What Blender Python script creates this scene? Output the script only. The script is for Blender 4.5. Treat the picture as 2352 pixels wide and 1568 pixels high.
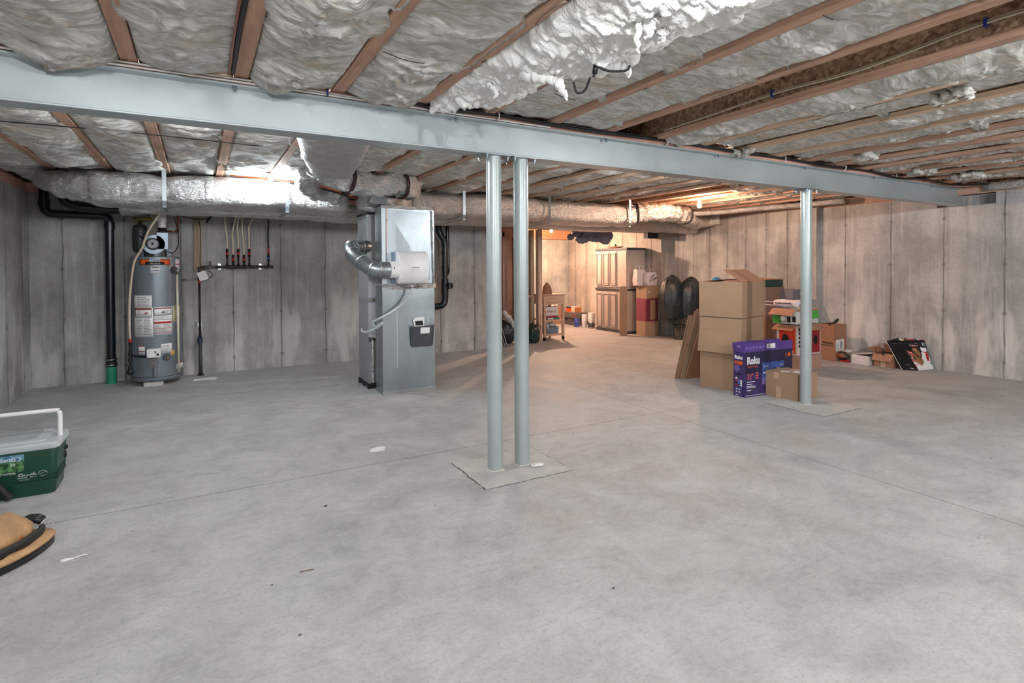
import bpy, math, random
from mathutils import Vector, Matrix, noise
sc = bpy.context.scene
for o in list(bpy.data.objects): bpy.data.objects.remove(o)
COL = sc.collection
random.seed(7)
PI = math.pi

# ------------------------------------------------------------------ camera
FPX, YAW, PIT, ROL, CX, CY, CH = 1264.04, .5178, .0164, -.0052, 1176.0, 634.54, 1.4
_F = Vector((math.sin(YAW)*math.cos(PIT), math.cos(YAW)*math.cos(PIT), -math.sin(PIT)))
_R = Vector((math.cos(YAW), -math.sin(YAW), 0)); _U = _R.cross(_F)
_R, _U = _R*math.cos(ROL)+_U*math.sin(ROL), -_R*math.sin(ROL)+_U*math.cos(ROL)
cd = bpy.data.cameras.new('camera'); cam = bpy.data.objects.new('camera', cd); COL.objects.link(cam)
cd.sensor_width = 36; cd.lens = 36*FPX/2352; cd.shift_x = 0; cd.shift_y = -(784-CY)/2352
cd.clip_start = .02; cd.clip_end = 100
cam.matrix_world = Matrix(((_R.x,_U.x,-_F.x,0),(_R.y,_U.y,-_F.y,0),(_R.z,_U.z,-_F.z,CH),(0,0,0,1)))
sc.camera = cam
def ray(x, y): return _F+_R*((x-CX)/FPX)-_U*((y-CY)/FPX)
def atZ(x, y, z): d = ray(x,y); return Vector((0,0,CH))+d*((z-CH)/d.z)
def atY(x, y, v): d = ray(x,y); return Vector((0,0,CH))+d*(v/d.y)
def atX(x, y, v): d = ray(x,y); return Vector((0,0,CH))+d*(v/d.x)

# ------------------------------------------------------------------ world, exposure
w = bpy.data.worlds.new('world'); sc.world = w; w.use_nodes = True
w.node_tree.nodes['Background'].inputs[0].default_value = (.5,.52,.55,1)
w.node_tree.nodes['Background'].inputs[1].default_value = .3
sc.view_settings.view_transform = 'Standard'; sc.view_settings.look = 'None'
sc.view_settings.gamma = 1; sc.view_settings.use_curve_mapping = False
sc.view_settings.exposure = 0.52

# ------------------------------------------------------------------ materials
class NT:
    def __init__(s, name):
        m = bpy.data.materials.new(name); m.use_nodes = True; s.m = m; s.t = m.node_tree
        s.b = s.t.nodes['Principled BSDF']; s.l = s.t.links
        s.co = s.t.nodes.new('ShaderNodeTexCoord')
    def inp(s, sock, v):
        if v is None: return
        if isinstance(v, (int, float)): sock.default_value = v
        elif isinstance(v, tuple):
            sock.default_value = v if len(v) == len(sock.default_value) else (*v, 1)
        else: s.l.new(v, sock)
    def pos(s, scale=(1,1,1), off=(0,0,0), rot=(0,0,0)):
        n = s.t.nodes.new('ShaderNodeMapping'); s.l.new(s.co.outputs['Object'], n.inputs[0])
        n.inputs['Scale'].default_value = scale; n.inputs['Location'].default_value = off; n.inputs['Rotation'].default_value = rot
        return n.outputs[0]
    def noise(s, sc=5, det=4, vec=None, rough=.55, dist=0):
        n = s.t.nodes.new('ShaderNodeTexNoise'); n.inputs['Scale'].default_value = sc; n.inputs['Detail'].default_value = det
        n.inputs['Roughness'].default_value = rough; n.inputs['Distortion'].default_value = dist
        s.l.new(vec if vec is not None else s.co.outputs['Object'], n.inputs['Vector']); return n.outputs[0]
    def vor(s, sc=5, vec=None, feat='F1', out=0):
        n = s.t.nodes.new('ShaderNodeTexVoronoi'); n.feature = feat; n.inputs['Scale'].default_value = sc
        s.l.new(vec if vec is not None else s.co.outputs['Object'], n.inputs['Vector']); return n.outputs[out]
    def math(s, op, a, b=0, c=None, clamp=False):
        n = s.t.nodes.new('ShaderNodeMath'); n.operation = op; n.use_clamp = clamp
        s.inp(n.inputs[0], a); s.inp(n.inputs[1], b)
        if c is not None: s.inp(n.inputs[2], c)
        return n.outputs[0]
    def xyz(s, vec=None):
        n = s.t.nodes.new('ShaderNodeSeparateXYZ'); s.l.new(vec if vec is not None else s.co.outputs['Object'], n.inputs[0]); return n.outputs
    def rng(s, v, a, b, c=0, d=1):
        n = s.t.nodes.new('ShaderNodeMapRange'); s.inp(n.inputs[0], v)
        for i, q in enumerate((a,b,c,d)): n.inputs[i+1].default_value = q
        return n.outputs[0]
    def mix(s, f, a, b, mode='MIX'):
        n = s.t.nodes.new('ShaderNodeMix'); n.data_type = 'RGBA'; n.blend_type = mode
        s.inp(n.inputs[0], f); s.inp(n.inputs[6], a); s.inp(n.inputs[7], b); return n.outputs[2]
    def bump(s, h, st=.3, d=.01, nrm=None):
        n = s.t.nodes.new('ShaderNodeBump'); n.inputs['Strength'].default_value = st; n.inputs['Distance'].default_value = d
        s.l.new(h, n.inputs['Height'])
        if nrm is not None: s.l.new(nrm, n.inputs['Normal'])
        s.l.new(n.outputs[0], s.b.inputs['Normal']); return n.outputs[0]
    def set(s, col=None, rough=None, metal=None, spec=None, alpha=None):
        s.inp(s.b.inputs['Base Color'], col); s.inp(s.b.inputs['Roughness'], rough); s.inp(s.b.inputs['Metallic'], metal)
        s.inp(s.b.inputs['Specular IOR Level'], spec); s.inp(s.b.inputs['Alpha'], alpha); return s.m
def lin(r, g, b):
    f = lambda c: ((c/255+.055)/1.055)**2.4 if c > 10 else c/255/12.92
    return (f(r), f(g), f(b))
_mc = {}
def plain(name, rgb, rough=.5, metal=0, var=.08, scale=12, bump=0, spec=.5):
    if name in _mc: return _mc[name]
    n = NT(name); c = lin(*rgb)
    nz = n.noise(scale, 3)
    col = n.mix(n.rng(nz, .3, .7), tuple(q*(1-var) for q in c), tuple(min(1, q*(1+var)) for q in c))
    n.set(col, rough, metal, spec)
    if bump: n.bump(n.noise(scale*8, 3), bump, .003)
    _mc[name] = n.m; return n.m

def concrete_wall(name, axis, period, off, base=(.355,.352,.345)):
    n = NT(name); X, Y, Zz = n.xyz(); u = X if axis == 'x' else Y
    # vertical formwork streaks, blotches, seams, tie holes
    sv = (9, 9, .55)
    st = n.noise(1.0, 5, n.pos(sv), .6); st2 = n.noise(1, 4, n.pos((26,26,1.2)), .6)
    bl = n.noise(1.6, 5, rough=.65); fine = n.noise(55, 3)
    c = n.mix(n.rng(bl, .35, .65), tuple(q*.72 for q in base), tuple(q*1.22 for q in base))
    c = n.mix(n.math('MULTIPLY', n.rng(st, .5, .7), .42), c, tuple(q*.5 for q in base))
    c = n.mix(n.math('MULTIPLY', n.rng(st2, .55, .7), .35), c, tuple(q*1.6 for q in base))
    c = n.mix(n.math('MULTIPLY', n.rng(fine, .54, .66), .3), c, tuple(q*.45 for q in base))
    # pale efflorescence patches low on the wall with pits
    lowm = n.math('MULTIPLY', n.rng(Zz, 1.25, .5), n.rng(n.noise(1.2, 3, n.pos((3,3,.8), (4,2,0))), .5, .6))
    c = n.mix(n.math('MULTIPLY', lowm, .55), c, tuple(q*1.75 for q in base))
    pit = n.rng(n.vor(38), .0, .22, 1, 0)
    pm = n.math('MULTIPLY', pit, n.rng(n.noise(2.2, 2, n.pos((1,1,1), (7,3,1))), .52, .6))
    c = n.mix(n.math('MULTIPLY', pm, .75), c, tuple(q*.25 for q in base))
    wob = n.math('MULTIPLY', n.math('SUBTRACT', n.noise(3, 3), .5), .03)
    fr = n.math('PINGPONG', n.math('ADD', n.math('ADD', u, -off), wob), period/2)   # 0 at a seam
    seam = n.math('MULTIPLY', n.rng(fr, .003, .011, 1, 0), n.rng(n.noise(1, 3, n.pos((1.5,1.5,3))), .3, .6, .35, 1))
    seamd = n.rng(fr, .0, .08, 1, 0)
    c = n.mix(n.math('MULTIPLY', seamd, n.math('MULTIPLY', n.rng(st, .35, .6), .55)), c, tuple(q*.5 for q in base))
    c = n.mix(n.math('MULTIPLY', seam, .85), c, tuple(q*.28 for q in base))
    # tie marks in rows at the seams
    zz = n.math('PINGPONG', n.math('ADD', Zz, -.19), .305)
    r = n.math('SQRT', n.math('ADD', n.math('POWER', fr, 2), n.math('POWER', zz, 2)))
    tie = n.rng(r, .016, .03, 1, 0)
    c = n.mix(n.math('MULTIPLY', tie, .55), c, tuple(q*.35 for q in base))
    n.set(c, .9, 0, .25)
    h = n.math('SUBTRACT', n.math('ADD', n.math('MULTIPLY', fine, .4), n.math('MULTIPLY', st2, .5)), n.math('ADD', seam, n.math('ADD', tie, pm)))
    n.bump(h, .45, .006); return n.m

def floor_mat():
    n = NT('floor_concrete'); X, Y, Zz = n.xyz(); base = (.385,.392,.392)
    big = n.noise(.55, 4, rough=.6); mid = n.noise(2.6, 6, rough=.68, dist=.6); sw = n.noise(1, 5, n.pos((5,14,1), rot=(0,0,.5)), .65, 1.5)
    fine = n.noise(70, 4)
    c = n.mix(n.rng(mid, .34, .66), tuple(q*.76 for q in base), tuple(q*1.2 for q in base))
    c = n.mix(n.math('MULTIPLY', n.rng(n.noise(11, 5, rough=.7, dist=1.2), .42, .62), .35), c, tuple(q*1.25 for q in base))
    c = n.mix(n.math('MULTIPLY', n.rng(big, .4, .65), .25), c, tuple(q*1.2 for q in base))
    c = n.mix(n.math('MULTIPLY', n.rng(sw, .52, .7), .4), c, tuple(q*.68 for q in base))
    c = n.mix(n.math('MULTIPLY', n.rng(fine, .52, .66), .35), c, tuple(q*.6 for q in base))
    c = n.mix(n.math('MULTIPLY', n.rng(n.noise(1, 6, n.pos((16,34,1), rot=(0,0,-.35)), .7, 2), .52, .66), .22), c, tuple(q*.66 for q in base))
    brown = n.rng(n.noise(.9, 3, n.pos(off=(3,8,0))), .56, .7)
    c = n.mix(n.math('MULTIPLY', brown, .22), c, (.36,.27,.2))
    # swirled trowel scuffs in the foreground
    scf = n.rng(n.noise(1, 6, n.pos((22,9,1), rot=(0,0,-.7)), .75, 3), .55, .64)
    c = n.mix(n.math('MULTIPLY', scf, n.math('MULTIPLY', n.rng(n.noise(1.1, 2, n.pos(off=(1,5,2))), .5, .62), .4)), c, tuple(q*.62 for q in base))
    wob = n.math('MULTIPLY', n.math('SUBTRACT', n.noise(1.5, 2), .5), .012)
    j1 = n.rng(n.math('ABSOLUTE', n.math('ADD', n.math('ADD', Y, -3.885), wob)), .0025, .0065, 1, 0)
    j2 = n.rng(n.math('ABSOLUTE', n.math('ADD', n.math('ADD', X, -3.83), wob)), .0025, .0065, 1, 0)
    j = n.math('MAXIMUM', j1, j2)
    c = n.mix(n.math('MULTIPLY', j, .7), c, tuple(q*.3 for q in base))
    # hairline cracks and pale mineral lines by the furnace
    wb = n.math('MULTIPLY', n.math('SUBTRACT', n.noise(2.2, 6, rough=.6), .5), .45)
    yy = n.math('ADD', n.math('ADD', Y, n.math('MULTIPLY', X, .2)), wb)
    rg = n.math('MULTIPLY', n.rng(X, -.3, .1), n.rng(X, 1.75, 1.4))
    k1 = n.math('MULTIPLY', n.rng(n.math('ABSOLUTE', n.math('ADD', yy, -7.6)), .004, .018, 1, 0), rg)
    k2 = n.math('MULTIPLY', n.rng(n.math('ABSOLUTE', n.math('ADD', yy, -7.0)), .003, .014, 1, 0), rg)
    c = n.mix(n.math('MULTIPLY', k1, .8), c, (.8,.79,.76)); c = n.mix(n.math('MULTIPLY', k2, .75), c, (.11,.1,.09))
    pale = n.math('MULTIPLY', n.rng(n.noise(1, 6, n.pos((2.5,11,1), (2,0,0)), .7, 2), .52, .66), n.math('MULTIPLY', n.rng(Y, 5.2, 5.7), n.rng(Y, 6.5, 6.1)))
    c = n.mix(n.math('MULTIPLY', pale, .6), c, (.66,.64,.6))
    ch = n.math('MULTIPLY', n.rng(n.vor(4.2), .02, .045, 1, 0), n.rng(n.noise(.7, 2, n.pos(off=(9,1,0))), .5, .55))
    c = n.mix(ch, c, (.1,.09,.08))
    n.set(c, n.rng(mid, .3, .7, .55, .75), 0, .35)
    n.bump(n.math('SUBTRACT', n.math('ADD', n.math('MULTIPLY', fine, .4), n.math('MULTIPLY', sw, .8)), n.math('MULTIPLY', j, 2)), .22, .006)
    return n.m

def insul_mat(name='fiberglass', white=0):
    n = NT(name)
    a = n.noise(3.2, 5, rough=.6, dist=.8); b = n.noise(1, 5, n.pos((6,13,9)), .58, 1.6); f = n.noise(160, 3)
    c = n.mix(n.rng(b, .40, .64), (.44,.43,.395), (.76,.755,.735)) if not white else n.mix(n.rng(a, .3, .7), (.78,.78,.75), (.90,.90,.88))  # wisp highlights painted in: bump ridges paler, hollows darker on grey batts
    y = n.math('MULTIPLY', n.rng(n.noise(4, 7, n.pos(off=(3,3,3)), .8, .6), .53, .68), .6 if not white else .08)
    c = n.mix(y, c, (.50,.36,.20))
    n.set(c, .95, 0, .1)
    n.bump(n.math('ADD', n.math('MULTIPLY', b, 1.3), n.math('MULTIPLY', f, .12)), .6 if not white else .7, .022)
    return n.m

def wood_mat(name, rgb, grain='y', dirt=.5):
    n = NT(name); c0 = lin(*rgb)
    sv = {'y': (22,.9,22), 'x': (.9,22,22), 'z': (22,22,.9)}[grain]
    g = n.noise(1, 5, n.pos(sv), .6, .8); k = n.noise(2.2, 3)
    c = n.mix(n.rng(g, .3, .7), tuple(q*.68 for q in c0), tuple(min(1, q*1.22) for q in c0))
    c = n.mix(n.math('MULTIPLY', n.rng(k, .5, .68), .4*dirt), c, tuple(q*.4 for q in c0))
    kn = n.rng(n.vor(1, n.pos({'y': (14,1.6,14), 'x': (1.6,14,14), 'z': (14,14,1.6)}[grain])), .06, .16, 1, 0)
    c = n.mix(n.math('MULTIPLY', kn, .75), c, (.09,.03,.015))
    n.set(c, .75, 0, .25); n.bump(g, .3, .003); return n.m

def osb_mat():
    n = NT('strand_board'); v = n.vor(1, n.pos((70,44,60), rot=(.5,.3,.6)), out=1); g = n.noise(9, 4, dist=2)
    h = n.t.nodes.new('ShaderNodeSeparateColor'); n.l.new(v, h.inputs[0])
    c = n.mix(h.outputs[0], (.28,.17,.11), (.60,.43,.29)); c = n.mix(n.rng(g, .5, .7), c, (.15,.08,.045))
    n.set(c, .75, 0, .2); n.bump(h.outputs[1], .5, .003); return n.m

def foil_mat(name='foil', rough=.3, cr=1.0, tint=(.80,.80,.80)):
    n = NT(name)
    a = n.noise(7, 5, rough=.6, dist=1.5); b = n.noise(1, 4, n.pos((12,30,50)), .6, 2.0); r = n.vor(30, feat='DISTANCE_TO_EDGE'); e = n.vor(9, feat='F1')
    c = n.mix(n.rng(a, .35, .65), tuple(q*.78 for q in tint), tint)
    n.set(c, n.rng(b, .3, .7, rough*.75, rough*1.3), 1.0)
    wv = n.noise(1, 3, n.pos((16,60,60)), .5, .8)
    h = n.math('ADD', n.math('ADD', n.math('MULTIPLY', a, 1.0*cr), n.math('MULTIPLY', b, .45*cr)), n.math('MULTIPLY', wv, .16*cr))
    n.bump(h, .75, .05); return n.m

def galv_mat(name='galvanized_steel', tint=(.36,.41,.44), rough=.3):
    n = NT(name); v = n.vor(26, n.pos((1,1,.7)), out=1); h = n.t.nodes.new('ShaderNodeSeparateColor'); n.l.new(v, h.inputs[0])
    big = n.noise(1.5, 5, rough=.6)
    c = n.mix(n.math('MULTIPLY', h.outputs[0], .45), tint, tuple(q*.8 for q in tint)); c = n.mix(n.rng(big, .38, .62), tuple(q*.8 for q in tint), c)
    n.set(c, n.rng(big, .3, .7, rough*.8, rough*1.35), .85); n.bump(n.noise(2.5, 2), .12, .03); return n.m

def cardboard(name='cardboard', rgb=(162,134,110)):
    if name in _mc: return _mc[name]
    n = NT(name); c0 = lin(*rgb); a = n.noise(3, 3); g = n.noise(1, 3, n.pos((3,3,60)), .6); f = n.noise(120, 2)
    c = n.mix(n.rng(a, .3, .7), tuple(q*.92 for q in c0), tuple(q*1.07 for q in c0)); c = n.mix(n.math('MULTIPLY', n.rng(g, .5, .75), .12), c, tuple(q*.7 for q in c0))
    n.set(c, .8, 0, .2); n.bump(f, .12, .002); _mc[name] = n.m; return n.m

def emis(name, rgb, st):
    n = NT(name); n.b.inputs['Emission Color'].default_value = (*rgb, 1); n.b.inputs['Emission Strength'].default_value = st
    n.set((1,1,1), .3); return n.m

def beam_mat(name='painted_steel', c0=(.42,.475,.495)):
    n = NT(name); a = n.noise(.9, 4, n.pos((1,1,1.5))); f = n.noise(90, 3)
    c = n.mix(n.rng(a, .35, .7), tuple(q*.88 for q in c0), tuple(q*1.1 for q in c0))
    c = n.mix(n.math('MULTIPLY', n.rng(n.noise(2.1, 5, n.pos((1,1,1), (6,0,2)), .65), .6, .72), .5), c, tuple(q*.55 for q in c0))
    c = n.mix(n.math('MULTIPLY', n.rng(n.noise(14, 3, n.pos((1,1,3))), .68, .74), .4), c, tuple(min(1,q*1.5) for q in c0))
    n.set(c, n.rng(a, .3, .7, .28, .4), .25, .6); n.bump(f, .15, .002); return n.m

M = dict(
 floor=floor_mat(), wback=concrete_wall('wall_back_concrete','x',.61,.41), wleft=concrete_wall('wall_left_concrete','y',.61,.2),
 wright=concrete_wall('wall_right_concrete','y',.64,2.88,(.42,.41,.40)), wrfar=concrete_wall('wall_right_far_concrete','y',.40,6.07,(.40,.385,.37)),
 walc=concrete_wall('wall_alcove_concrete','y',.45,8.63,(.42,.38,.34)), walb=concrete_wall('wall_alcove_back_concrete','x',.9,7.4,(.42,.43,.40)),
 ins=insul_mat(), insw=insul_mat('fiberglass_white',1), joist=wood_mat('joist_lumber',(190,153,132),dirt=.8), joistl=wood_mat('joist_lumber_pale',(216,188,160),'y',.3),
 platex=wood_mat('plate_lumber',(208,160,142),'x',.3), postz=wood_mat('post_lumber',(190,164,148),'z',.5), boardz=wood_mat('board_lumber',(158,142,122),'z',.4), osb=osb_mat(),
 foil=foil_mat(), foild=foil_mat('foil_dull',.42,.7,(.66,.65,.64)), galv=galv_mat(), galvd=galv_mat('galvanized_steel_dark',(.42,.43,.44),.4),
 beam=beam_mat(), column=beam_mat('column_paint',(.40,.46,.47)),
 black=plain('black_plastic',(22,24,28),.35), blackr=plain('black_rubber',(20,21,24),.6), iron=plain('black_iron',(38,36,36),.45,.4),
 white=plain('white_plastic',(225,225,225),.4,0,.03), paper=plain('white_paper',(228,228,228),.7,0,.03), ivory=plain('ivory_tube',(196,184,160),.45,0,.05),
 red=plain('red_ink',(170,28,30),.5), copper=plain('copper',(150,80,55),.35,.9), brass=plain('brass',(170,150,90),.35,.9), chrome=plain('chrome',(190,190,190),.32,1),
 blue=plain('blue_plastic',(24,62,140),.4), teal=plain('green_pvc',(36,140,112),.4), pvc=plain('black_pvc',(16,24,32),.28), pvcw=plain('white_pvc',(214,208,212),.35),
 orange=plain('orange_ink',(222,92,26),.5), card=cardboard(), cardr=cardboard('cardboard_reddish',(166,122,98)), cardd=cardboard('cardboard_dark',(138,104,84)), tape=plain('tan_tape',(196,164,138),.3),
 ink=plain('black_ink',(24,22,22),.7), heater=plain('heater_enamel',(118,128,138),.32,.3,.04,4), graym=plain('gray_metal',(90,92,98),.4,.6), grayp=plain('gray_paint',(140,140,146),.5,.1),
 purple=plain('purple_print',(58,42,98),.45), navy=plain('navy_print',(32,28,62),.45), sky=plain('blue_print',(58,84,160),.45,0,.3,3), pad=plain('pad_concrete',(178,177,174),.85,0,.1,6,.2),
 crack=plain('crack_dark',(96,93,90),.9), scrap=plain('mortar_crumbs',(205,202,198),.85,0,.1),
)
# ------------------------------------------------------------------ builders
class B:
    def __init__(s): s.v = []; s.f = []; s.m = []; s.cm = 0
    def add(s, vs, fs, M_=None):
        k = len(s.v)
        s.v += [tuple(M_ @ Vector(v)) if M_ else tuple(v) for v in vs]
        s.f += [tuple(k+i for i in f) for f in fs]; s.m += [s.cm]*len(fs); return s
    def box(s, x0, x1, y0, y1, z0, z1, M_=None):
        return s.add([(x0,y0,z0),(x1,y0,z0),(x1,y1,z0),(x0,y1,z0),(x0,y0,z1),(x1,y0,z1),(x1,y1,z1),(x0,y1,z1)],
                     [(0,3,2,1),(4,5,6,7),(0,1,5,4),(1,2,6,5),(2,3,7,6),(3,0,4,7)], M_)
    def slab(s, o, u, v, t):            # parallelepiped from corner o with edge vectors
        o, u, v, t = map(Vector, (o,u,v,t))
        P = [o,o+u,o+u+v,o+v,o+t,o+u+t,o+u+v+t,o+v+t]
        return s.add(P, [(0,3,2,1),(4,5,6,7),(0,1,5,4),(1,2,6,5),(2,3,7,6),(3,0,4,7)])
    def tube(s, pts, r, n=12, cap=True):
        pts = [Vector(p) for p in pts]; rs = r if isinstance(r, (list,tuple)) else [r]*len(pts)
        k = len(s.v); up = None
        for i, p in enumerate(pts):
            t = (pts[min(i+1,len(pts)-1)]-pts[max(i-1,0)])
            t = t.normalized() if t.length > 1e-9 else Vector((0,0,1))
            if up is None:
                up = Vector((0,0,1)) if abs(t.z) < .9 else Vector((1,0,0))
            a = t.cross(up)
            if a.length < 1e-4: a = t.cross(Vector((1,0,0))); 
            a.normalize(); b = a.cross(t).normalized(); up = b
            for j in range(n):
                q = 2*PI*j/n; s.v.append(tuple(p+(a*math.cos(q)+b*math.sin(q))*rs[i]))
        for i in range(len(pts)-1):
            for j in range(n):
                a0 = k+i*n+j; a1 = k+i*n+(j+1)%n; s.f.append((a0,a1,a1+n,a0+n)); s.m.append(s.cm)
        if cap:
            s.f.append(tuple(k+n-1-j for j in range(n))); s.f.append(tuple(k+(len(pts)-1)*n+j for j in range(n))); s.m += [s.cm]*2
        return s
    def cyl(s, p0, p1, r, r2=None, n=20): return s.tube([p0,p1], [r, r if r2 is None else r2], n)
    def lathe(s, prof, c=(0,0,0), n=32, ax='z'):     # prof: (r, h)
        k = len(s.v)
        for r, h in prof:
            for j in range(n):
                q = 2*PI*j/n; a, b = r*math.cos(q), r*math.sin(q)
                p = {'z': (a,b,h), 'y': (a,h,-b), 'x': (h,a,b)}[ax]
                s.v.append((c[0]+p[0], c[1]+p[1], c[2]+p[2]))
        for i in range(len(prof)-1):
            for j in range(n):
                a0 = k+i*n+j; a1 = k+i*n+(j+1)%n; s.f.append((a0,a1,a1+n,a0+n)); s.m.append(s.cm)
        s.f.append(tuple(k+n-1-j for j in range(n))); s.f.append(tuple(k+(len(prof)-1)*n+j for j in range(n))); s.m += [s.cm]*2
        return s
    def arc(s, c, r, z0, z1, a0, a1, t=.002, n=10):   # curved label wrapped round a vertical cylinder
        k = len(s.v)
        for i in range(n+1):
            a = a0+(a1-a0)*i/n
            for rr in (r, r+t):
                for z in (z0, z1): s.v.append((c[0]+rr*math.cos(a), c[1]+rr*math.sin(a), z))
        for i in range(n):
            b = k+4*i; q = b+4
            s.f += [(b+2,q+2,q+3,b+3),(b,b+1,q+1,q),(b+1,b+3,q+3,q+1),(b,q,q+2,b+2)]; s.m += [s.cm]*4
        s.f += [(k,k+2,k+3,k+1),(k+4*n,k+4*n+1,k+4*n+3,k+4*n+2)]; s.m += [s.cm]*2
        return s
    def sweep(s, pts, sec, n=24, amp=0, sc=6, seed=0):  # sec(i)->(half width, half height, squareness, dz)
        pts = [Vector(p) for p in pts]; k = len(s.v)
        for i, p in enumerate(pts):
            t = (pts[min(i+1,len(pts)-1)]-pts[max(i-1,0)]).normalized()
            side = t.cross(Vector((0,0,1)))
            side = side.normalized() if side.length > 1e-3 else Vector((0,1,0)); up = side.cross(t).normalized()
            a, b, e = sec(i)[:3]
            for j in range(n):
                q = 2*PI*j/n; cx, cy = math.cos(q), math.sin(q)
                u = a*math.copysign(abs(cx)**e, cx); v = b*math.copysign(abs(cy)**e, cy)
                P = p+side*u+up*v
                if amp:
                    d = noise.fractal(P*sc+Vector((seed,seed,0)), 1, 2.2, 3)*amp
                    P += (side*cx+up*cy)*d
                s.v.append(tuple(P))
        for i in range(len(pts)-1):
            for j in range(n):
                a0 = k+i*n+j; a1 = k+i*n+(j+1)%n; s.f.append((a0,a1,a1+n,a0+n)); s.m.append(s.cm)
        s.f.append(tuple(k+n-1-j for j in range(n))); s.f.append(tuple(k+(len(pts)-1)*n+j for j in range(n))); s.m += [s.cm]*2
        return s
    def grid(s, fn, nu, nv):
        k = len(s.v)
        for i in range(nu+1):
            for j in range(nv+1): s.v.append(tuple(fn(i/nu, j/nv)))
        for i in range(nu):
            for j in range(nv):
                a = k+i*(nv+1)+j; s.f.append((a, a+1, a+nv+2, a+nv+1)); s.m.append(s.cm)
        return s
    def sphere(s, c, r, nu=14, nv=18, sq=(1,1,1), amp=0, sc=4, seed=0):
        prof = []
        k = len(s.v)
        for i in range(nu+1):
            a = PI*i/nu
            for j in range(nv):
                b = 2*PI*j/nv
                d = Vector((math.sin(a)*math.cos(b), math.sin(a)*math.sin(b), -math.cos(a)))
                rr = r*(1+amp*noise.fractal(d*sc+Vector((seed,0,seed)), 1, 2.2, 3)) if amp else r
                s.v.append((c[0]+d.x*rr*sq[0], c[1]+d.y*rr*sq[1], c[2]+d.z*rr*sq[2]))
        for i in range(nu):
            for j in range(nv):
                a0 = k+i*nv+j; a1 = k+i*nv+(j+1)%nv; s.f.append((a0,a1,a1+nv,a0+nv)); s.m.append(s.cm)
        return s
    def build(s, name, mat, parent=None, smooth=False, bevel=0, world=False, top=False, sub=0):
        me = bpy.data.meshes.new(name)
        vs = [Vector(v) for v in s.v]; loc = Vector((0,0,0))
        if world and parent is not None:
            pp = parent; mm = pp.matrix_basis.copy()
            while pp.parent: pp = pp.parent; mm = pp.matrix_basis @ mm
            inv = mm.inverted(); vs = [inv @ v for v in vs]
        if top:
            loc = Vector((sum(v.x for v in vs)/len(vs), sum(v.y for v in vs)/len(vs), min(v.z for v in vs)))
            vs = [v-loc for v in vs]
        me.from_pydata([tuple(v) for v in vs], [], s.f)
        mats = mat if isinstance(mat, list) else [mat]
        for m_ in mats: me.materials.append(m_)
        if len(mats) > 1:
            for p, q in zip(me.polygons, s.m): p.material_index = q
        if smooth: me.shade_smooth()
        if smooth == 'auto': me.set_sharp_from_angle(angle=.6)
        o = bpy.data.objects.new(name, me); COL.objects.link(o); o.location = loc
        if parent is not None: o.parent = parent
        if bevel:
            b = o.modifiers.new('bevel', 'BEVEL'); b.width = bevel; b.segments = 2; b.limit_method = 'ANGLE'; b.angle_limit = .7
        if sub:
            q = o.modifiers.new('sub', 'SUBSURF'); q.levels = sub; q.render_levels = sub
        return o
def thing(name, label, cat, loc=(0,0,0), rz=0, group=None):
    o = bpy.data.objects.new(name, None); COL.objects.link(o); o.empty_display_size = .05
    o.location = loc; o.rotation_euler = (0,0,rz)
    o.matrix_basis = Matrix.Translation(Vector(loc)) @ Matrix.Rotation(rz, 4, 'Z')
    o['label'] = label; o['category'] = cat
    if group: o['group'] = group
    return o
def tag(o, label, cat, group=None, kind=None):
    o['label'] = label; o['category'] = cat
    if group: o['group'] = group
    if kind: o['kind'] = kind
    return o
def struct(o): o['kind'] = 'structure'; return o
def text(name, body, size, o, right, up, mat, parent, ext=.0006, world=False, shear=0, align='LEFT', bold=0, sx=1):
    cu = bpy.data.curves.new('t', 'FONT'); cu.body = body; cu.size = size; cu.extrude = ext; cu.shear = shear; cu.align_x = align; cu.offset = bold
    cu.resolution_u = 2
    ob = bpy.data.objects.new('t', cu); COL.objects.link(ob)
    dg = bpy.context.evaluated_depsgraph_get(); me = bpy.data.meshes.new_from_object(ob.evaluated_get(dg))
    bpy.data.objects.remove(ob); bpy.data.curves.remove(cu)
    r = Vector(right).normalized(); u = Vector(up).normalized(); nn = r.cross(u)
    b = B(); o = Vector(o)
    b.v = [tuple(o+r*(v.co.x*sx)+u*v.co.y+nn*(v.co.z+ext)) for v in me.vertices]
    b.f = [tuple(p.vertices) for p in me.polygons]; b.m = [0]*len(b.f)
    bpy.data.meshes.remove(me)
    return b.build(name, mat, parent, world=world)
def decal(name, o, right, up, w_, h_, mat, parent, t=.0012, world=False):
    r = Vector(right).normalized(); u = Vector(up).normalized(); nn = r.cross(u)
    b = B(); b.slab(Vector(o), r*w_, u*h_, nn*t); return b.build(name, mat, parent, world=world)
def lines(name, o, right, up, w_, h_, n, mat, parent, t=.0022, world=False, seed=1, fill=.42):
    rr = random.Random(seed); r = Vector(right).normalized(); u = Vector(up).normalized(); nn = r.cross(u); b = B()
    for i in range(n):
        y = h_*(1-(i+.75)/n); ww = w_*rr.uniform(.55, 1)
        b.slab(Vector(o)+u*y, r*ww, u*(h_/n*fill), nn*t)
    return b.build(name, mat, parent, world=world)
def smooth_path(pts, n=8):
    P = [Vector(p) for p in pts]; P = [P[0]*2-P[1]]+P+[P[-1]*2-P[-2]]; out = []
    for i in range(1, len(P)-2):
        for k in range(n):
            t = k/n; a,b,c,d = P[i-1:i+3]
            out.append(.5*((2*b)+(c-a)*t+(2*a-5*b+4*c-d)*t*t+(3*b-a-3*c+d)*t**3))
    out.append(P[-2]); return out
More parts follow.
